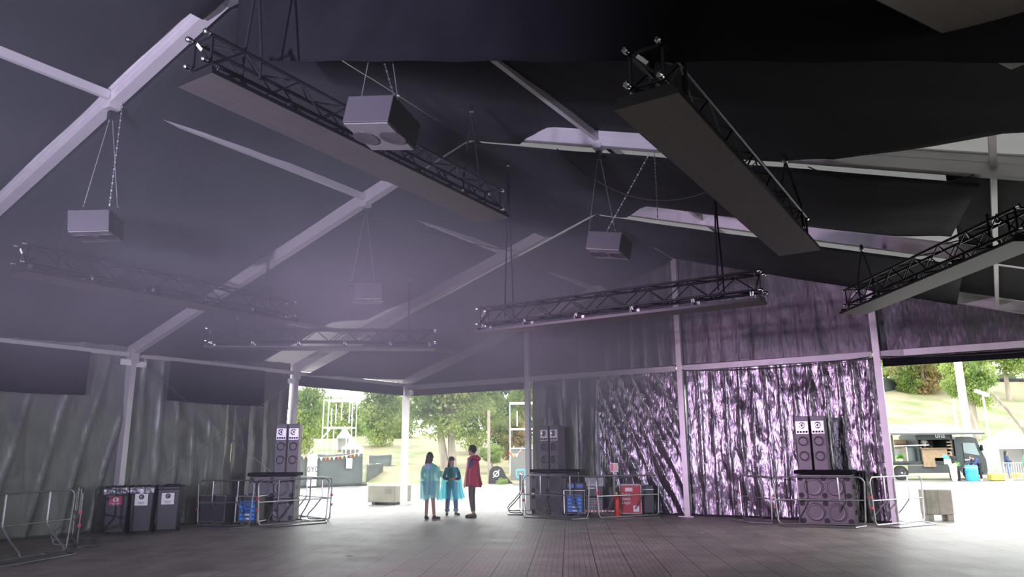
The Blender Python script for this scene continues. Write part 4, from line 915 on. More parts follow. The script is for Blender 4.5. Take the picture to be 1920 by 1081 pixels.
o2 = MB().box((0, -0.012, 0), (0.12, 0.006, 0.3)).build('blue_figure', mat('pale_blue_print', (0.3, 0.5, 0.7), 0.7), o)
def bunting(label, a, b, n=14):
    a = Vector(a); b = Vector(b); t = thing('bunting', label, 'bunting', a)
    d = b - a; pt = lambda s: d * s - Vector((0, 0, 0.25 * 4 * s * (1 - s)))
    MB().tube([pt(i / 16) for i in range(17)], 0.008, 5).build('cord', CARD, t)
    for i in range(n):
        p = pt((i + .5) / n); x = d.normalized() * 0.09; MB().add([p - x, p + x, p - Vector((0, 0, 0.2))], [(0, 1, 2)]).build('flag', FLAGC[i % 3], t, solid=0.004)
bunting('red and orange bunting along the top of the tarped fence', fa + Vector((0, -0.2, 1.85)), fb + Vector((0, -0.2, 1.85)), 18)
a, b = fixat(686, 46, 0), fixat(717, 52, 0.1); tarp_fence('low dark tarped fence slanting away towards the hill', a, b, 1.15); tarp_fence('distant dark tarped fence at the foot of the hill', fixat(690, 56.5, 0.85), fixat(731, 55, 0.8), 0.85)
def scaffold(label, x0, x1, D, z0, levels, extra=(), rake=True):
    a = fixat(x0, D, z0); b = fixat(x1, D, z0); L = (b - a).length; t = thing('scaffold_frame', label, 'scaffold', a, RZ, 'white scaffold frames')
    for x in (0, L):
        for y in (0, 1.4): MB().tube([(x, y, 0), (x, y, levels[-1])], 0.035, 7).build('upright', WHITE, t)
    for z in levels:
        m = MB(); m.tube([(0, 0, z), (L, 0, z)], 0.045, 6); m.build('ledger', WHITE, t); MB().tube([(0, 1.4, z), (L, 1.4, z)], 0.045, 6).build('ledger', WHITE, t)
        for x in (0, L): MB().tube([(x, 0, z), (x, 1.4, z)], 0.04, 6).build('transom', WHITE, t)
    if rake: MB().tube([(-2.2, 0, 0), (L * 0.3, 0, levels[0])], 0.05, 6).build('raking_brace', WHITE, t)
    for i, (fx, za, zb) in enumerate(extra): MB().tube([(L * fx, 0.7, za), (L * fx, 0.7, zb)], 0.04, 6).build('hanging_pole', WHITE, t)
    return t
scaffold('tall white scaffold tower behind the tarped fence', 600, 655, 50, 0.2, (3.3, 5.1), ((0.2, 3.4, 4.6), (0.35, 3.6, 4.9), (0.55, 3.8, 5.0), (0.75, 0, 3.3), (0.82, 3.6, 4.9), (0.3, 0, 3.2)))
scaffold('white scaffold frame beside the tent edge right of the thin trunk', 954, 1000, 49.5, 0, (3.3, 5.0), ((0.3, 3.5, 4.5), (0.7, 2.2, 3.2), (0.15, 0.5, 2.2)), rake=False)
def marquee(label, P, W, D, He, Hp, rz, wall=True):
    t = thing('marquee', label, 'marquee', P, rz, 'white pagoda marquees')
    m = MB(); w2, d2 = W / 2, D / 2
    m.grid(lambda s, u: Vector(((2 * s - 1) * w2, (2 * u - 1) * d2, He + (Hp - He) * (1 - max(abs(2 * s - 1), abs(2 * u - 1))) ** 1.25)), 16, 16); m.build('roof', WHT2, t, smooth=True, solid=0.02)
    if wall:
        for y in (d2,): MB().box((0, y, He / 2), (W, 0.03, He)).build('wall', WHT2, t)
        for x in (-w2, w2): MB().box((x, 0, He / 2), (0.03, D, He)).build('wall', WHT2, t)
    for x in (-w2, w2):
        for y in (-d2, d2): MB().tube([(x, y, 0), (x, y, He)], 0.04, 6).build('pole', WHITE, t)
    m = MB()
    for y in (-d2, d2): m.box((0, y, He - 0.08), (W, 0.02, 0.2))
    for x in (-w2, w2): m.box((x, 0, He - 0.08), (0.02, D, 0.2))
    m.build('valance', WHT2, t)
    return t
WHT2 = mat('white_marquee_fabric', (0.85, 0.85, 0.84), 0.6, transl=0.2)
marquee('small white marquee on the slope behind the scaffold tower', fixat(658, 62), 1.4, 1.4, 0.9, 1.6, RZ); marquee('smaller white marquee left of the first behind the scaffold', fixat(642, 70), 1.1, 1.1, 1.3, 2.3, RZ)
# grey container, blue stand and black rock sign
a = fixat(985, 47.5, 0); t = thing('grey_container', 'grey covered container beside the tent edge', 'container', a, RZ)
MB().box((0, 0, 1.0), (2.0, 2.2, 2.0)).build('container_body', mat('grey_green_cover', (0.16, 0.17, 0.15), 0.8, var=0.1), t, bevel=0.05); MB().box((0, 0, 2.03), (2.1, 2.3, 0.08)).build('cover_top', mat('pale_cover', (0.6, 0.6, 0.58), 0.8), t)
a = fixat(974, 43, 0); t = thing('blue_stand', 'small light blue stand in front of the grey container', 'stand', a, RZ); BL = mat('light_blue_paint', (0.08, 0.4, 0.7), 0.5)
for z in (0.42, 0.82): MB().box((0, 0, z), (0.55, 0.3, 0.07)).build('shelf', BL, t)
for x in (-0.24, 0.24): MB().box((x, 0, 0.6), (0.07, 0.3, 0.42)).build('side', BL, t)
MB().tube([(0, 0, 0), (0, 0, 0.42)], 0.06, 8).build('pedestal', STEEL, t); MB().box((0, 0, 0.05), (0.9, 0.5, 0.1)).build('foot', CONC, t)
bt = fixat(930, 43.0, 0.12); bunting('short bunting hanging beside the grey container', fixat(952, 43.5, 1.9), fixat(975, 43.5, 1.95), 4)
a = fixat(933, 45.2, 0); t = thing('rock_sign', 'black rounded festival sign with white slashed circle', 'sign', a, RZ)
prof = [(-.62, 0), (-.60, .35), (-.55, .75), (-.35, .98), (-.08, 1.02), (.15, .92), (.30, .70), (.42, .42), (.70, .12), (.85, 0)]
m = MB(); n = len(prof); m.add([(x, -0.12, z) for x, z in prof] + [(x, 0.12, z) for x, z in prof], [tuple(range(n)), tuple(range(2 * n - 1, n - 1, -1))] + [((i + 1) % n, i, n + i, n + (i + 1) % n) for i in range(n)])
m.build('sign_body', INK, t); lg = MB(); lg.tube([(-.16 + .15 * math.cos(q), -.14, .56 + .15 * math.sin(q)) for q in [2 * PI * i / 20 for i in range(21)]], 0.03, 6, caps=False); lg.tube([(-.34, -.14, .34), (.04, -.14, .80)], 0.025, 6); lg.build('slashed_circle', WHITE, t)

# ---- trees
def leafmat(name, c, tr=0.45):
    m = bpy.data.materials.new(name); m.use_nodes = True; nt = m.node_tree; p = nt.nodes['Principled BSDF']; tc = _n(nt, 'ShaderNodeTexCoord'); nz = _n(nt, 'ShaderNodeTexNoise'); nz.inputs['Scale'].default_value = 0.9; nz.inputs['Detail'].default_value = 6
    r = _n(nt, 'ShaderNodeValToRGB'); r.color_ramp.elements[0].position = 0.35; r.color_ramp.elements[1].position = 0.65; r.color_ramp.elements[0].color = (*c[0], 1); r.color_ramp.elements[1].color = (*c[1], 1)
    nt.links.new(tc.outputs['Object'], nz.inputs['Vector']); nt.links.new(nz.outputs['Fac'], r.inputs[0]); nt.links.new(r.outputs[0], p.inputs['Base Color']); p.inputs['Roughness'].default_value = 0.6
    t = _n(nt, 'ShaderNodeBsdfTranslucent'); nt.links.new(r.outputs[0], t.inputs[0]); mx = _n(nt, 'ShaderNodeMixShader'); mx.inputs[0].default_value = tr
    nt.links.new(p.outputs[0], mx.inputs[1]); nt.links.new(t.outputs[0], mx.inputs[2]); nt.links.new(mx.outputs[0], nt.nodes['Material Output'].inputs[0]); return m
LG_ = leafmat('fresh_green_leaves', ((0.14, 0.24, 0.06), (0.36, 0.44, 0.13)))
LD = leafmat('dark_green_leaves', ((0.05, 0.11, 0.045), (0.15, 0.24, 0.08)))
LR = leafmat('reddish_autumn_leaves', ((0.13, 0.20, 0.05), (0.30, 0.22, 0.10)))
BARK = mat('pale_bark', (0.30, 0.26, 0.21), 0.9, var=0.3, scale=4, bump=0.5, bscale=10, stretch=(1, 1, 0.2))
def leaf_mesh(name, seed, nblob, nleaf, size, low=-0.9):
    """crown of leaves filling roughly a unit sphere"""
    rnd = np.random.RandomState(seed); bl = []
    while len(bl) < nblob:
        v = rnd.uniform(-1, 1, 3)
        if np.linalg.norm(v) < 0.82 and v[2] > low: bl.append((v, rnd.uniform(0.16, 0.34)))
    per = nleaf // nblob; P = []
    for c, r in bl:
        d = rnd.normal(size=(per, 3)); d /= np.linalg.norm(d, axis=1)[:, None]; P.append(c + d * r * rnd.uniform(0.55, 1.05, (per, 1)) * np.array([1.1, 1.1, 0.75]))
    P = np.concatenate(P); n = len(P); a = rnd.normal(size=(n, 3)); a /= np.linalg.norm(a, axis=1)[:, None]; b = np.cross(a, rnd.normal(size=(n, 3))); b /= np.linalg.norm(b, axis=1)[:, None]
    s = size * rnd.uniform(0.6, 1.3, (n, 1)); V = np.empty((n * 4, 3)); V[0::4] = P - a * s; V[1::4] = P - b * s * 0.55; V[2::4] = P + a * s; V[3::4] = P + b * s * 0.55
    me = bpy.data.meshes.new(name); me.vertices.add(n * 4); me.vertices.foreach_set('co', V.ravel()); me.loops.add(n * 4); me.loops.foreach_set('vertex_index', np.arange(n * 4)); me.polygons.add(n); me.polygons.foreach_set('loop_start', np.arange(n) * 4); me.polygons.foreach_set('loop_total', np.full(n, 4)); me.update(); me.validate()
    return me
CR = {'g': leaf_mesh('foliage', 1, 70, 13000, 0.040), 'd': leaf_mesh('foliage', 2, 80, 13000, 0.040), 'r': leaf_mesh('foliage', 3, 60, 9000, 0.045), 'h': leaf_mesh('foliage', 4, 60, 10000, 0.045)}
CR['g'].materials.append(LG_); CR['d'].materials.append(LD); CR['r'].materials.append(LR); CR['h'].materials.append(LG_)
def tree(label, P, H, cw, ch, kind, trunks=((0, 0),), tr=0.22, group=None, cat='tree', low=None):
    """H total height, cw crown half width, ch crown half height"""
    t = thing('broadleaf_tree' if cat == 'tree' else 'leafy_shrub', label, cat, P, 0, group); cz = H - ch
    f = bpy.data.objects.new('foliage', CR[kind]); C.objects.link(f); f.parent = t; f.location = (0, 0, cz); f.scale = (cw, cw, ch); f.rotation_euler = (0, 0, random.uniform(0, 6))
    for i, (x0, dx) in enumerate(trunks):
        a = Vector((0, 0, -0.3)) + RH * x0; b = Vector((0, 0, cz + ch * 0.3)) + RH * (x0 + dx)
        m = MB(); m.tube([a, a.lerp(b, 0.35) + RH * dx * 0.05, a.lerp(b, 0.7), b], tr, 9, rr=[tr * 1.2, tr, tr * 0.75, tr * 0.35]); tk = m.build('trunk', BARK, t, smooth=True)
        for q in range(4):
            c = a.lerp(b, 0.5 + 0.12 * q); an = random.uniform(0, 6.28); e_ = c + Vector((math.cos(an) * cw * 0.6, math.sin(an) * cw * 0.6, ch * 0.45)); mm_ = MB(); mm_.tube([c, c.lerp(e_, 0.5) + Vector((0, 0, 0.1)), e_], tr * 0.3, 6, rr=[tr * .35, tr * .25, tr * .1]); mm_.build('branch', BARK, tk, smooth=True)
    return t
GR = 'trees beyond the left opening'
def T(label, x, D, ytop, ybot, halfw, kind, **k):
    """x column of the trunk, D distance, crown top and bottom as seen, half width in photo pixels"""
    P = fixat(x, D); s = FPX * 1.025 / D; H = 1.65 + (852 - ytop) / s - P.z; lo = 1.65 + (852 - ybot) / s - P.z; return tree(label, P, H, halfw / s, max(0.5, (H - lo) / 2), kind, **k)
T('bright leafy tree at the left edge of the left opening', 572, 62, 700, 860, 42, 'g', group=GR)
T('tall rounded tree behind the scaffold tower', 628, 92, 728, 870, 62, 'g', group=GR)
T('pale distant tree right of the scaffold tower', 690, 105, 752, 865, 55, 'g', group=GR)
T('pale distant tree just left of the corner post', 735, 88, 735, 850, 45, 'g', group=GR)
T('tree with leaves hanging left of the corner post', 718, 74, 700, 846, 52, 'g', group=GR, tr=0.12)
T('large tree with two pale trunks behind the three people', 838, 54, 650, 830, 92, 'g', trunks=((-0.15, -0.9), (0.35, -0.35)), tr=0.26, group=GR)
T('bushy green tree right of the two-trunk tree', 890, 66, 690, 850, 62, 'g', group=GR)
T('dark green tree at the right end of the central opening', 955, 70, 680, 860, 60, 'd', group=GR)
T('tree with reddish leaves beside the white scaffold frame', 958, 53, 770, 868, 38, 'r', group=GR, tr=0.12)
T('green tree between reddish tree and dark tree', 985, 58, 690, 800, 40, 'h', group=GR)
T('low leafy shrub beside the black rock sign', 940, 44.2, 893, 906, 15, 'h', cat='shrub', tr=0.03)
T('drooping green branches above the rock sign', 920, 50, 830, 872, 26, 'h', group=GR, tr=0.08)
o = MB().tube([Vector((0, 0, 0)), Vector((0, 0, 4.3))], 0.09, 8).build('wooden_pole', BARK, loc=fixat(914, 45.5, 0)); tag(o, 'thin pale wooden pole right of the three people', 'pole')
# ================================================================ outside, right
GR2 = 'trees beyond the right opening'
T('green tree on the hilltop beside the curtain edge', 1675, 106, 640, 752, 75, 'g', group=GR2)
T('green tree above the food truck on the hilltop', 1745, 84, 630, 762, 62, 'r', group=GR2)
T('leafy green tree behind the tall white post', 1805, 99, 620, 755, 66, 'g', group=GR2)
T('tree with dark trunk standing between lamp and white post', 1832, 66, 640, 785, 50, 'h', group=GR2, tr=0.32)
T('tree at the top right corner of the right opening', 1905, 80, 600, 722, 70, 'g', group=GR2)
T('distant tree behind the hilltop at far right', 1960, 90, 620, 730, 60, 'g', group=GR2)
T('low bush on the hilltop left of the white post', 1720, 84, 700, 752, 26, 'h', group=GR2, cat='shrub', tr=0.08)
# leaning bare branch tree at right edge
P = fixat(1945, 50, 0); t = thing('bare_tree', 'leaning tree with bare branches at the right edge', 'tree', P); tk = MB(); tk.tube([Vector((0, 0, 0)), RH * -0.5 + Vector((0, 0, 2.6)), RH * -1.6 + Vector((0, 0, 4.3)), RH * -2.6 + Vector((0, 0, 5.6))], .15, 8, rr=[.16, .13, .1, .06]); tk = tk.build('trunk', BARK, t, smooth=True)
for q in range(9):
    b0 = RH * (-0.6 - 0.25 * q) + Vector((0, 0, 2.9 + 0.32 * q)); e_ = b0 + RH * random.uniform(-1.3, -0.4) * (1 if q % 2 else 0.7) + Vector((0, 0, random.uniform(-1.0, 0.7))); MB().tube([b0, b0.lerp(e_, 0.5) + Vector((0, 0, 0.2)), e_], .03, 5, rr=[.04, .028, .012]).build('branch', BARK, tk, smooth=True)
tarp_fence('dark mesh fence on top of the hill', fixat(1655, 83), fixat(1722, 88), 2.0, mat('dark_fence_mesh', (0.05, 0.06, 0.06), 0.8))
P = fixat(1905, 95); t = thing('parked_cars', 'row of dark parked cars on the hilltop road', 'car', P, RZ)
for i in range(1):
    MB().box((0, 0, 0.55), (4.2, 1.7, 0.7)).build('car_body', CASEB, t, bevel=0.15); MB().box((-0.2, 0, 1.15), (2.3, 1.5, 0.6), taper=0.8).build('cabin', mat('car_glass', (0.15, 0.18, 0.2), 0.1), t, bevel=0.08)
    for x in (-1.3, 1.3): MB().lathe([(0.32, -0.9), (0.32, 0.9)], 16, (x, 0, 0.32), (0, 1, 0)).build('wheel_pair', RUBBER, t)
t['label'] = 'dark parked car on the hilltop road at far right'; t.name = 'parked_car'
# white posts and lamp
POSTW = mat('white_mast', (0.75, 0.77, 0.77), 0.5)
o = MB().lathe([(0.25, 0), (0.23, 9.5)], 16).build('tall_mast', POSTW, loc=fixat(1817, 49, 0), smooth=True); tag(o, 'thick tall white mast behind the food truck', 'mast')
o = MB().lathe([(0.10, 0), (0.09, 5.2)], 10).build('slim_mast', POSTW, loc=fixat(1798, 52, 0), smooth=True); tag(o, 'slim white mast left of the thick mast', 'mast')
t = thing('street_lamp', 'white street lamp with two floodlight heads', 'street lamp', fixat(1856, 51, 0), RZ)
MB().lathe([(0.09, 0), (0.06, 5.4)], 10).build('lamp_post', POSTW, t, smooth=True)
for x in (-0.35, 0.1): MB().box((x, -0.1, 5.45 - x * 0.4), (0.42, 0.3, 0.22), Matrix.Rotation(0.4, 3, 'Y')).build('floodlight', POSTW, t, bevel=0.03)
# food truck
TG = mat('dark_grey_truck_paint', (0.035, 0.043, 0.045), 0.45); TG2 = mat('grey_truck_skirt', (0.07, 0.078, 0.078), 0.5); WOOD = mat('light_plywood', (0.36, 0.25, 0.15), 0.7, var=0.15, scale=5); GLS = mat('cab_glass', (0.20, 0.26, 0.26), 0.1)
F = fixat(1812, 45.6, 0); t = thing('food_truck', 'dark grey food truck with white awning and plywood counter', 'food truck', F, RZ)
def cabprof():
    pr = [(-0.78, 0.62), (-0.78, 2.35), (-0.60, 2.50), (0.25, 2.50), (0.55, 2.40), (0.86, 1.45), (0.98, 1.15), (0.98, 0.45), (0.52, 0.45)]
    pr += [(0.52 * math.cos(a), 0.42 + 0.52 * math.sin(a)) for a in [PI * i / 8 for i in range(1, 8)]] + [(-0.52, 0.62)]
    return pr
pr = cabprof(); n = len(pr); m = MB(); m.add([(x, -0.1, z) for x, z in pr] + [(x, 2.1, z) for x, z in pr], [tuple(range(n)), tuple(range(2 * n - 1, n - 1, -1))] + [((i + 1) % n, i, n + i, n + (i + 1) % n) for i in range(n)]); m.build('cab', TG, t)
MB().prism([(-0.25, 0), (0.40, 0), (0.40, 0.01), (-0.25, 0.01)], 0, 0).build('x', TG, t) if False else None
g = MB(); g.add([(-0.30, -0.115, 1.55), (0.62, -0.115, 1.40), (0.42, -0.115, 2.12), (-0.30, -0.115, 2.15)], [(0, 1, 2, 3)]); g.build('side_window', GLS, t, solid=0.01)
MB().box((0.05, -0.115, 1.15), (0.7, 0.01, 0.05)).build('white_lettering', WHITE, t); MB().box((-0.32, -0.118, 1.35), (0.02, 0.02, 1.5)).build('door_seam', INK, t)
MB().box((0.75, -0.2, 1.85), (0.08, 0.16, 0.35)).build('wing_mirror', BLACK, t)
ft = MB(); ft.tube([(0.58 * math.cos(a), -0.12, 0.42 + 0.58 * math.sin(a)) for a in [PI * i / 10 for i in range(11)]], 0.05, 6); ft.build('wheel_arch', TG2, t)
MB().box((0.85, 1, 0.40), (0.3, 2.1, 0.25)).build('bumper', TG2, t, bevel=0.03)
for x in (0.0, -4.15):
    wm = MB(); wm.lathe([(0.25, -0.02), (0.40, 0), (0.42, 0.04), (0.42, 0.24), (0.25, 0.28)], 24, (x, -0.12, 0.42), (0, 1, 0)); wo = wm.build('wheel', RUBBER, t, smooth=True)
    MB().lathe([(0.23, 0), (0.20, 0.04), (0.07, 0.03), (0.06, 0.0), (0.001, -0.01)], 20, (x, -0.14, 0.42), (0, 1, 0)).build('hub', STEEL, wo, smooth=True)
MB().box((-3.0, 1.0, 0.98), (4.4, 2.1, 0.22)).build('bed', TG, t); MB().box((-2.3, -0.02, 0.62), (2.8, 0.05, 0.45)).build('side_skirt', TG2, t)
MB().box((-4.15, 0.0, 0.93), (1.25, 0.1, 0.10)).build('rear_fender', TG2, t)
MB().box((-1.85, 1.0, 2.62), (2.1, 2.0, 0.55)).build('kitchen_header', TG, t); MB().box((-1.95, 1.9, 1.8), (2.1, 0.08, 1.6)).build('kitchen_back', mat('dark_kitchen', (0.10, 0.10, 0.10), 0.7), t)
MB().box((-2.95, 1.0, 1.8), (0.12, 2.0, 1.6)).build('kitchen_side', TG, t); MB().box((-0.9, 1.0, 1.8), (0.14, 2.0, 1.7)).build('kitchen_side', TG, t)
MB().box((-2.05, -0.12, 1.55), (1.5, 0.04, 0.55)).build('plywood_counter', WOOD, t); MB().box((-2.45, -0.14, 1.15), (0.7, 0.04, 0.8)).build('plywood_board', WOOD, t)
MB().box((-2.0, -0.15, 1.84), (1.7, 0.35, 0.04)).build('counter_top', WOOD, t)
for k in range(7): MB().box((-1.12, -0.13, 1.05 + 0.19 * k), (0.30, 0.04, 0.07)).build('pallet_slat', WOOD, t)
for k in range(6): MB().box((-3.62, 0.3, 1.15 + 0.13 * k), (0.34, 0.04, 0.06)).build('pallet_slat', WOOD, t)
MB().box((-3.3, 1.2, 2.1), (0.9, 0.04, 0.55)).build('menu_board', WOOD, t); text('lettering', 'Churrasco', 0.16, INK, t, (-3.3, 1.17, 2.1), (PI / 2, 0, 0)); text('neon_lettering', 'una', 0.42, WHITE, t, (-1.55, -0.03, 2.58), (PI / 2, 0, 0.0), 0.01)
MB().box((-3.0, 1.9, 1.9), (0.9, 0.05, 1.0)).build('white_back_board', CARD, t)
MB().box((-3.05, 0.6, 1.5), (0.9, 0.6, 0.8)).build('glass_fridge', mat('fridge_front', (0.12, 0.15, 0.15), 0.3), t)
for x in (-3.5, -2.62): MB().box((x, 0.28, 1.5), (0.06, 0.04, 0.85)).build('fridge_frame', CARD, t)
MB().tube([(-4.5, -0.3, 1.98), (-2.45, -0.3, 2.03)], 0.035, 7).build('handrail', WHITE, t)
MB().tube([(-4.6, -0.3, 1.08), (-4.6, -0.3, 2.72)], 0.06, 7).build('awning_post', TG, t)
aw = MB(); aw.add([(-5.2, -1.3, 2.72), (0.35, -1.3, 2.78), (-0.6, 1.2, 3.35), (-5.2, 1.2, 3.25), (-5.2, -1.3, 2.60), (0.35, -1.3, 2.66), (-0.6, 1.2, 3.23), (-5.2, 1.2, 3.13)], [(0, 1, 2, 3), (7, 6, 5, 4), (0, 4, 5, 1), (1, 5, 6, 2), (2, 6, 7, 3), (3, 7, 4, 0)]); aw.build('awning', WHT2, t)
MB().box((-2.4, -1.3, 2.66), (5.5, 0.05, 0.10)).build('awning_edge', TG2, t)
def tloc(x, y, z=0): return (F.x + x * RH.x - y * RH.y * 1.0 if False else F.x + x * math.cos(RZ) - y * math.sin(RZ), F.y + x * math.sin(RZ) + y * math.cos(RZ), z)
POT = mat('leaf_green', (0.15, 0.35, 0.06), 0.7)
def plant_pot(label, loc, r, h, col, fr):
    t = thing('planter', label, 'planter', loc, 0); MB().lathe([(r * .85, 0), (r, h * .3), (r, h * .7), (r * .88, h), (r * .8, h), (r * .78, h - .03), (.001, h - .03)], 18).build('pot', col, t, smooth=True)
    m = MB()
    for i in range(90):
        a = random.uniform(0, 6.28); e = random.uniform(0.1, 1.4); d = Vector((math.cos(a) * math.cos(e), math.sin(a) * math.cos(e), math.sin(e))); c = Vector((0, 0, h)) + d * fr * random.uniform(.3, 1); s = d.orthogonal().normalized() * fr * .22; m.add([c - s, c + d * fr * .3, c + s, c - d * fr * .25], [(0, 1, 2, 3)])
    m.build('leaves', POT, t)
plant_pot('small leafy pot plant on the truck bed', tloc(-3.95, 0.2, 1.09), 0.11, 0.16, CARD, 0.25)
plant_pot('black barrel planted with green leaves beside the blue barrel', tloc(-1.72, -1.35), 0.28, 0.82, RUBBER, 0.3)
o = thing('plastic_barrel', 'bright blue plastic barrel in front of the food truck', 'barrel', tloc(-1.12, -2.0)); MB().lathe([(.30, 0), (.32, .04), (.32, .26), (.34, .28), (.32, .30), (.33, .55), (.35, .57), (.33, .6), (.32, .84), (.29, .88), (.001, .88)], 24).build('barrel_body', mat('bright_blue_plastic', (0.05, 0.42, 0.75), 0.4), o, smooth=True); MB().lathe([(0.33, .72), (0.345, .73), (0.345, .76), (0.33, .77)], 24).build('band', WHITE, o)
OUT = None
figure('vendor in white t-shirt standing inside the food truck', tloc(-2.0, 1.0, 1.09), RZ + 0.1, 1.5, dict(lel=(.30, -.05, 1.15), lwr=(.34, -.25, .98), rel=(-.28, -.05, 1.15), rwr=(-.2, -.25, 1.0)), top=(WHT, 0.01, 0.3), legs=(BLKT, 0.01, 0.1), shoes=(RUBBER, RUBBER), hair=(HAIRD, 'short'))
t, J, k, hc, hf, hs = figure('person in white wide trousers and black hooded top beside the truck', tloc(-2.2, -2.1), RZ + math.radians(-60), 1.68, dict(lel=(.2, -.12, 1.15), lwr=(.12, -.32, 1.10), rel=(-.2, -.12, 1.15), rwr=(-.12, -.32, 1.12), lan=(.16, -.12, .09), ran=(-.16, .15, .09), lkn=(.13, -.1, .5), rkn=(-.12, .05, .5)), top=(BLKT, 0.015, 1.0), legs=(WHT, 0.05, 0.06), shoes=(WHITE, WHITE), hair=(mat('black_hood', (0.02, 0.02, 0.02), 0.8), 'long'))
q = tloc(-2.62, -2.35, 0.95); o = thing('shopping_bag', 'white and blue bag held by the person in white trousers', 'bag', q, RZ); MB().box((0, 0, 0.14), (0.34, 0.14, 0.30)).build('bag_body', CARD, o, bevel=0.02); MB().box((-0.08, -0.02, 0.38), (0.36, 0.12, 0.20), Matrix.Rotation(0.4, 3, 'Y')).build('blue_cloth', BL, o, bevel=0.03)
figure('person in dark blue coat bending over by the blue barrel', tloc(-0.55, -1.75), RZ + math.radians(-70), 1.68, dict(sp=(0, -.08, 1.10), ch=(0, -.24, 1.20), nb=(0, -.36, 1.27), nk=(0, -.42, 1.30), hd=(0, -.50, 1.33), ht=(0, -.57, 1.38), lsh=(.17, -.26, 1.24), rsh=(-.17, -.26, 1.24), lel=(.2, -.42, 1.02), lwr=(.16, -.58, .95), rel=(-.2, -.42, 1.02), rwr=(-.16, -.58, .95), face=(0, -1, -0.3)), top=(NAVY, 0.03, 1.0), legs=(BLKT, 0.01, 0.1), shoes=(WHITE, WHITE), hair=(HAIRB, 'short'))
marquee('white pagoda marquee at the right end of the plaza', fixat(1893, 47.5, 0), 3.6, 3.2, 1.95, 3.1, RZ)
figure('person in dark clothes waiting beside the pagoda marquee', fixat(1883, 43.5, 0), RZ + 1.2, 1.66, dict(lwr=(.1, -.25, 1.15), rwr=(-.1, -.25, 1.15)), top=(NAVY, 0.03, 1.0), legs=(JEANS, 0.01, 0.1), shoes=(RUBBER, WHITE), hair=(HAIRD, 'long'))
t, J, k, hc, hf, hs = figure('person in bright green cloak cut by the right edge', fixat(1926, 34.5, 0), RZ + 2.8, 1.75, dict(), top=(mat('bright_green_cloth', (0.02, 0.42, 0.17), 0.6), 0.04, 1.0), legs=(BLKT, 0.01, 0.1), shoes=(RUBBER, RUBBER), hair=(HAIRD, 'long'))
loft([(1.48, 0, .02, .1, .1), (1.38, 0, .02, .24, .15), (1.0, 0, 0, .27, .2), (.55, 0, 0, .3, .24)], 32, 6, 0.06, 4).build('cloak', mat('bright_green_cloak', (0.02, 0.45, 0.20), 0.5), t, smooth=True)
def fence_panel(label, a, b, h=1.0):
    a = Vector(a); b = Vector(b); L = (b - a).length; t = thing('white_barrier', label, 'barrier', a, math.atan2(b.y - a.y, b.x - a.x), 'white barriers before the marquee'); m = MB()
    m.tube([(0, 0, 0.12), (0, 0, h), (L, 0, h), (L, 0, 0.12), (0, 0, 0.12)], 0.025, 6); m.build('frame', WHITE, t)
    for i in range(1, 14): MB().tube([(L * i / 14, 0, 0.12), (L * i / 14, 0, h)], 0.01, 5).build('bar', WHITE, t)
    for x in (0.2, L - 0.2): MB().box((x, 0, 0.06), (0.05, 0.5, 0.12)).build('foot', WHITE, t)
fence_panel('white barrier in front of the person by the marquee', fixat(1876, 42.2, 0), fixat(1938, 42.6, 0))
YEL = mat('straw_yellow', (0.65, 0.50, 0.12), 0.9, var=0.2, bump=0.5, bscale=20)
for i, (x, D, lab) in enumerate(((1862, 43.6, 'yellow straw bale left of the white barrier'), (1905, 44.6, 'yellow straw bale behind the white barrier'), (1925, 44.7, 'yellow straw bale at the right edge behind the barrier'))):
    o = MB().box((0, 0, 0.2), (0.95, 0.5, 0.38)).build('straw_bale', YEL, loc=fixat(x, D, 0), bevel=0.05); o.rotation_euler = (0, 0, RZ + 0.2 * i); tag(o, lab, 'straw bale', 'straw bales by the marquee')
#HAZE
# haze filling the left and middle of the tent
hz = MB()
prof = [(0.12, 0.02), (15.6, 0.02), (15.6, zr(15.6) - 0.15), (10, A0 - 0.15), (0.12, 3.95)]
n = len(prof); hz.add([(x, -24.0, z) for x, z in prof] + [(x, -0.12, z) for x, z in prof], [tuple(range(n)), tuple(range(2 * n - 1, n - 1, -1))] + [((i + 1) % n, i, n + i, n + (i + 1) % n) for i in range(n)])
hmat = bpy.data.materials.new('stage_haze'); hmat.use_nodes = True; nt = hmat.node_tree; nt.nodes.remove(nt.nodes['Principled BSDF'])
vs = _n(nt, 'ShaderNodeVolumeScatter'); vs.inputs['Color'].default_value = (0.80, 0.87, 0.90, 1); vs.inputs['Anisotropy'].default_value = 0.1
tc = _n(nt, 'ShaderNodeTexCoord'); sp = _n(nt, 'ShaderNodeSeparateXYZ'); nt.links.new(tc.outputs['Object'], sp.inputs[0])
mr = _n(nt, 'ShaderNodeMapRange', interpolation_type='SMOOTHSTEP'); mr.inputs['From Min'].default_value = 15.0; mr.inputs['From Max'].default_value = 5.0; mr.inputs['To Min'].default_value = 0; mr.inputs['To Max'].default_value = 1
nt.links.new(sp.outputs['X'], mr.inputs[0])
nz = _n(nt, 'ShaderNodeTexNoise'); nz.inputs['Scale'].default_value = 0.33; nz.inputs['Detail'].default_value = 3; nz.noise_dimensions = '4D'; nz.inputs['W'].default_value = 2.3; nt.links.new(tc.outputs['Object'], nz.inputs['Vector'])
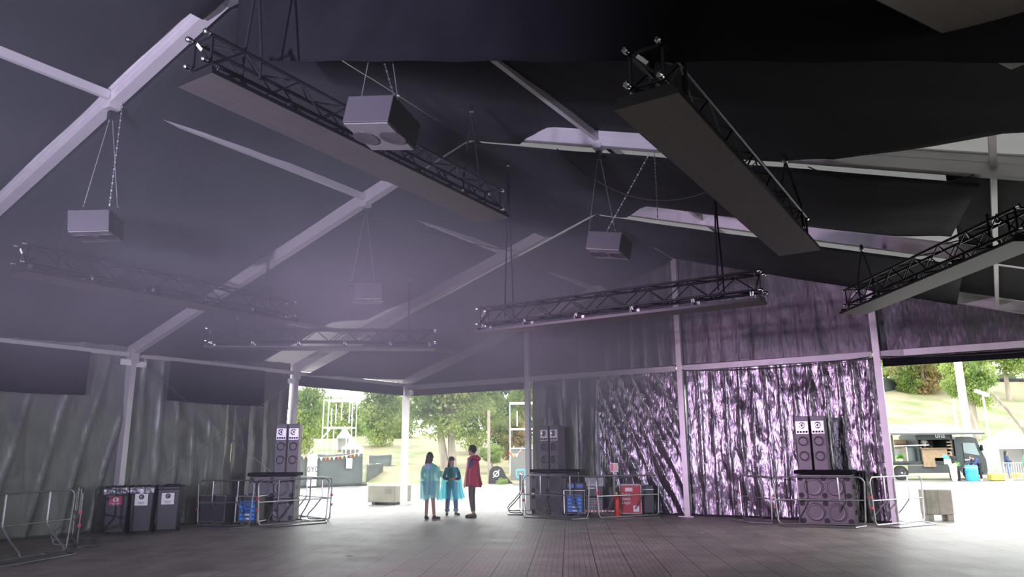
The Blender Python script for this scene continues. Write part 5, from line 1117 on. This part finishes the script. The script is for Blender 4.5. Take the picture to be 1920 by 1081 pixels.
m2 = _n(nt, 'ShaderNodeMapRange'); m2.inputs['From Min'].default_value = 0.30; m2.inputs['From Max'].default_value = 0.70; m2.inputs['To Min'].default_value = 0.03; m2.inputs['To Max'].default_value = 0.19
nt.links.new(nz.outputs['Fac'], m2.inputs[0])
mz = _n(nt, 'ShaderNodeMapRange', interpolation_type='SMOOTHSTEP'); mz.inputs['From Min'].default_value = 1.9; mz.inputs['From Max'].default_value = 5.0; mz.inputs['To Min'].default_value = 0.07; mz.inputs['To Max'].default_value = 1.0
nt.links.new(sp.outputs['Z'], mz.inputs[0]); my = _n(nt, 'ShaderNodeMapRange'); my.inputs['From Min'].default_value = -16; my.inputs['From Max'].default_value = -7; my.inputs['To Min'].default_value = 0.35; my.inputs['To Max'].default_value = 1.5
nt.links.new(sp.outputs['Y'], my.inputs[0]); m9 = _n(nt, 'ShaderNodeMath', operation='MULTIPLY'); nt.links.new(mr.outputs[0], m9.inputs[0]); nt.links.new(my.outputs[0], m9.inputs[1])
mx9 = _n(nt, 'ShaderNodeMapRange'); mx9.inputs['From Min'].default_value = 0.0; mx9.inputs['From Max'].default_value = 5.0; mx9.inputs['To Min'].default_value = 0.25; mx9.inputs['To Max'].default_value = 1.1
nt.links.new(sp.outputs['X'], mx9.inputs[0]); m8 = _n(nt, 'ShaderNodeMath', operation='MULTIPLY'); nt.links.new(m9.outputs[0], m8.inputs[0]); nt.links.new(mx9.outputs[0], m8.inputs[1]); m9 = m8
m0 = _n(nt, 'ShaderNodeMath', operation='MULTIPLY'); nt.links.new(m9.outputs[0], m0.inputs[0]); nt.links.new(mz.outputs[0], m0.inputs[1])
mm = _n(nt, 'ShaderNodeMath', operation='MULTIPLY'); nt.links.new(m0.outputs[0], mm.inputs[0]); nt.links.new(m2.outputs[0], mm.inputs[1]); nt.links.new(mm.outputs[0], vs.inputs['Density'])
nt.links.new(vs.outputs[0], nt.nodes['Material Output'].inputs['Volume'])
o = hz.build('stage_haze', hmat); tag(o, 'thin bluish purple stage haze filling the left of the tent', 'haze', kind='stuff')
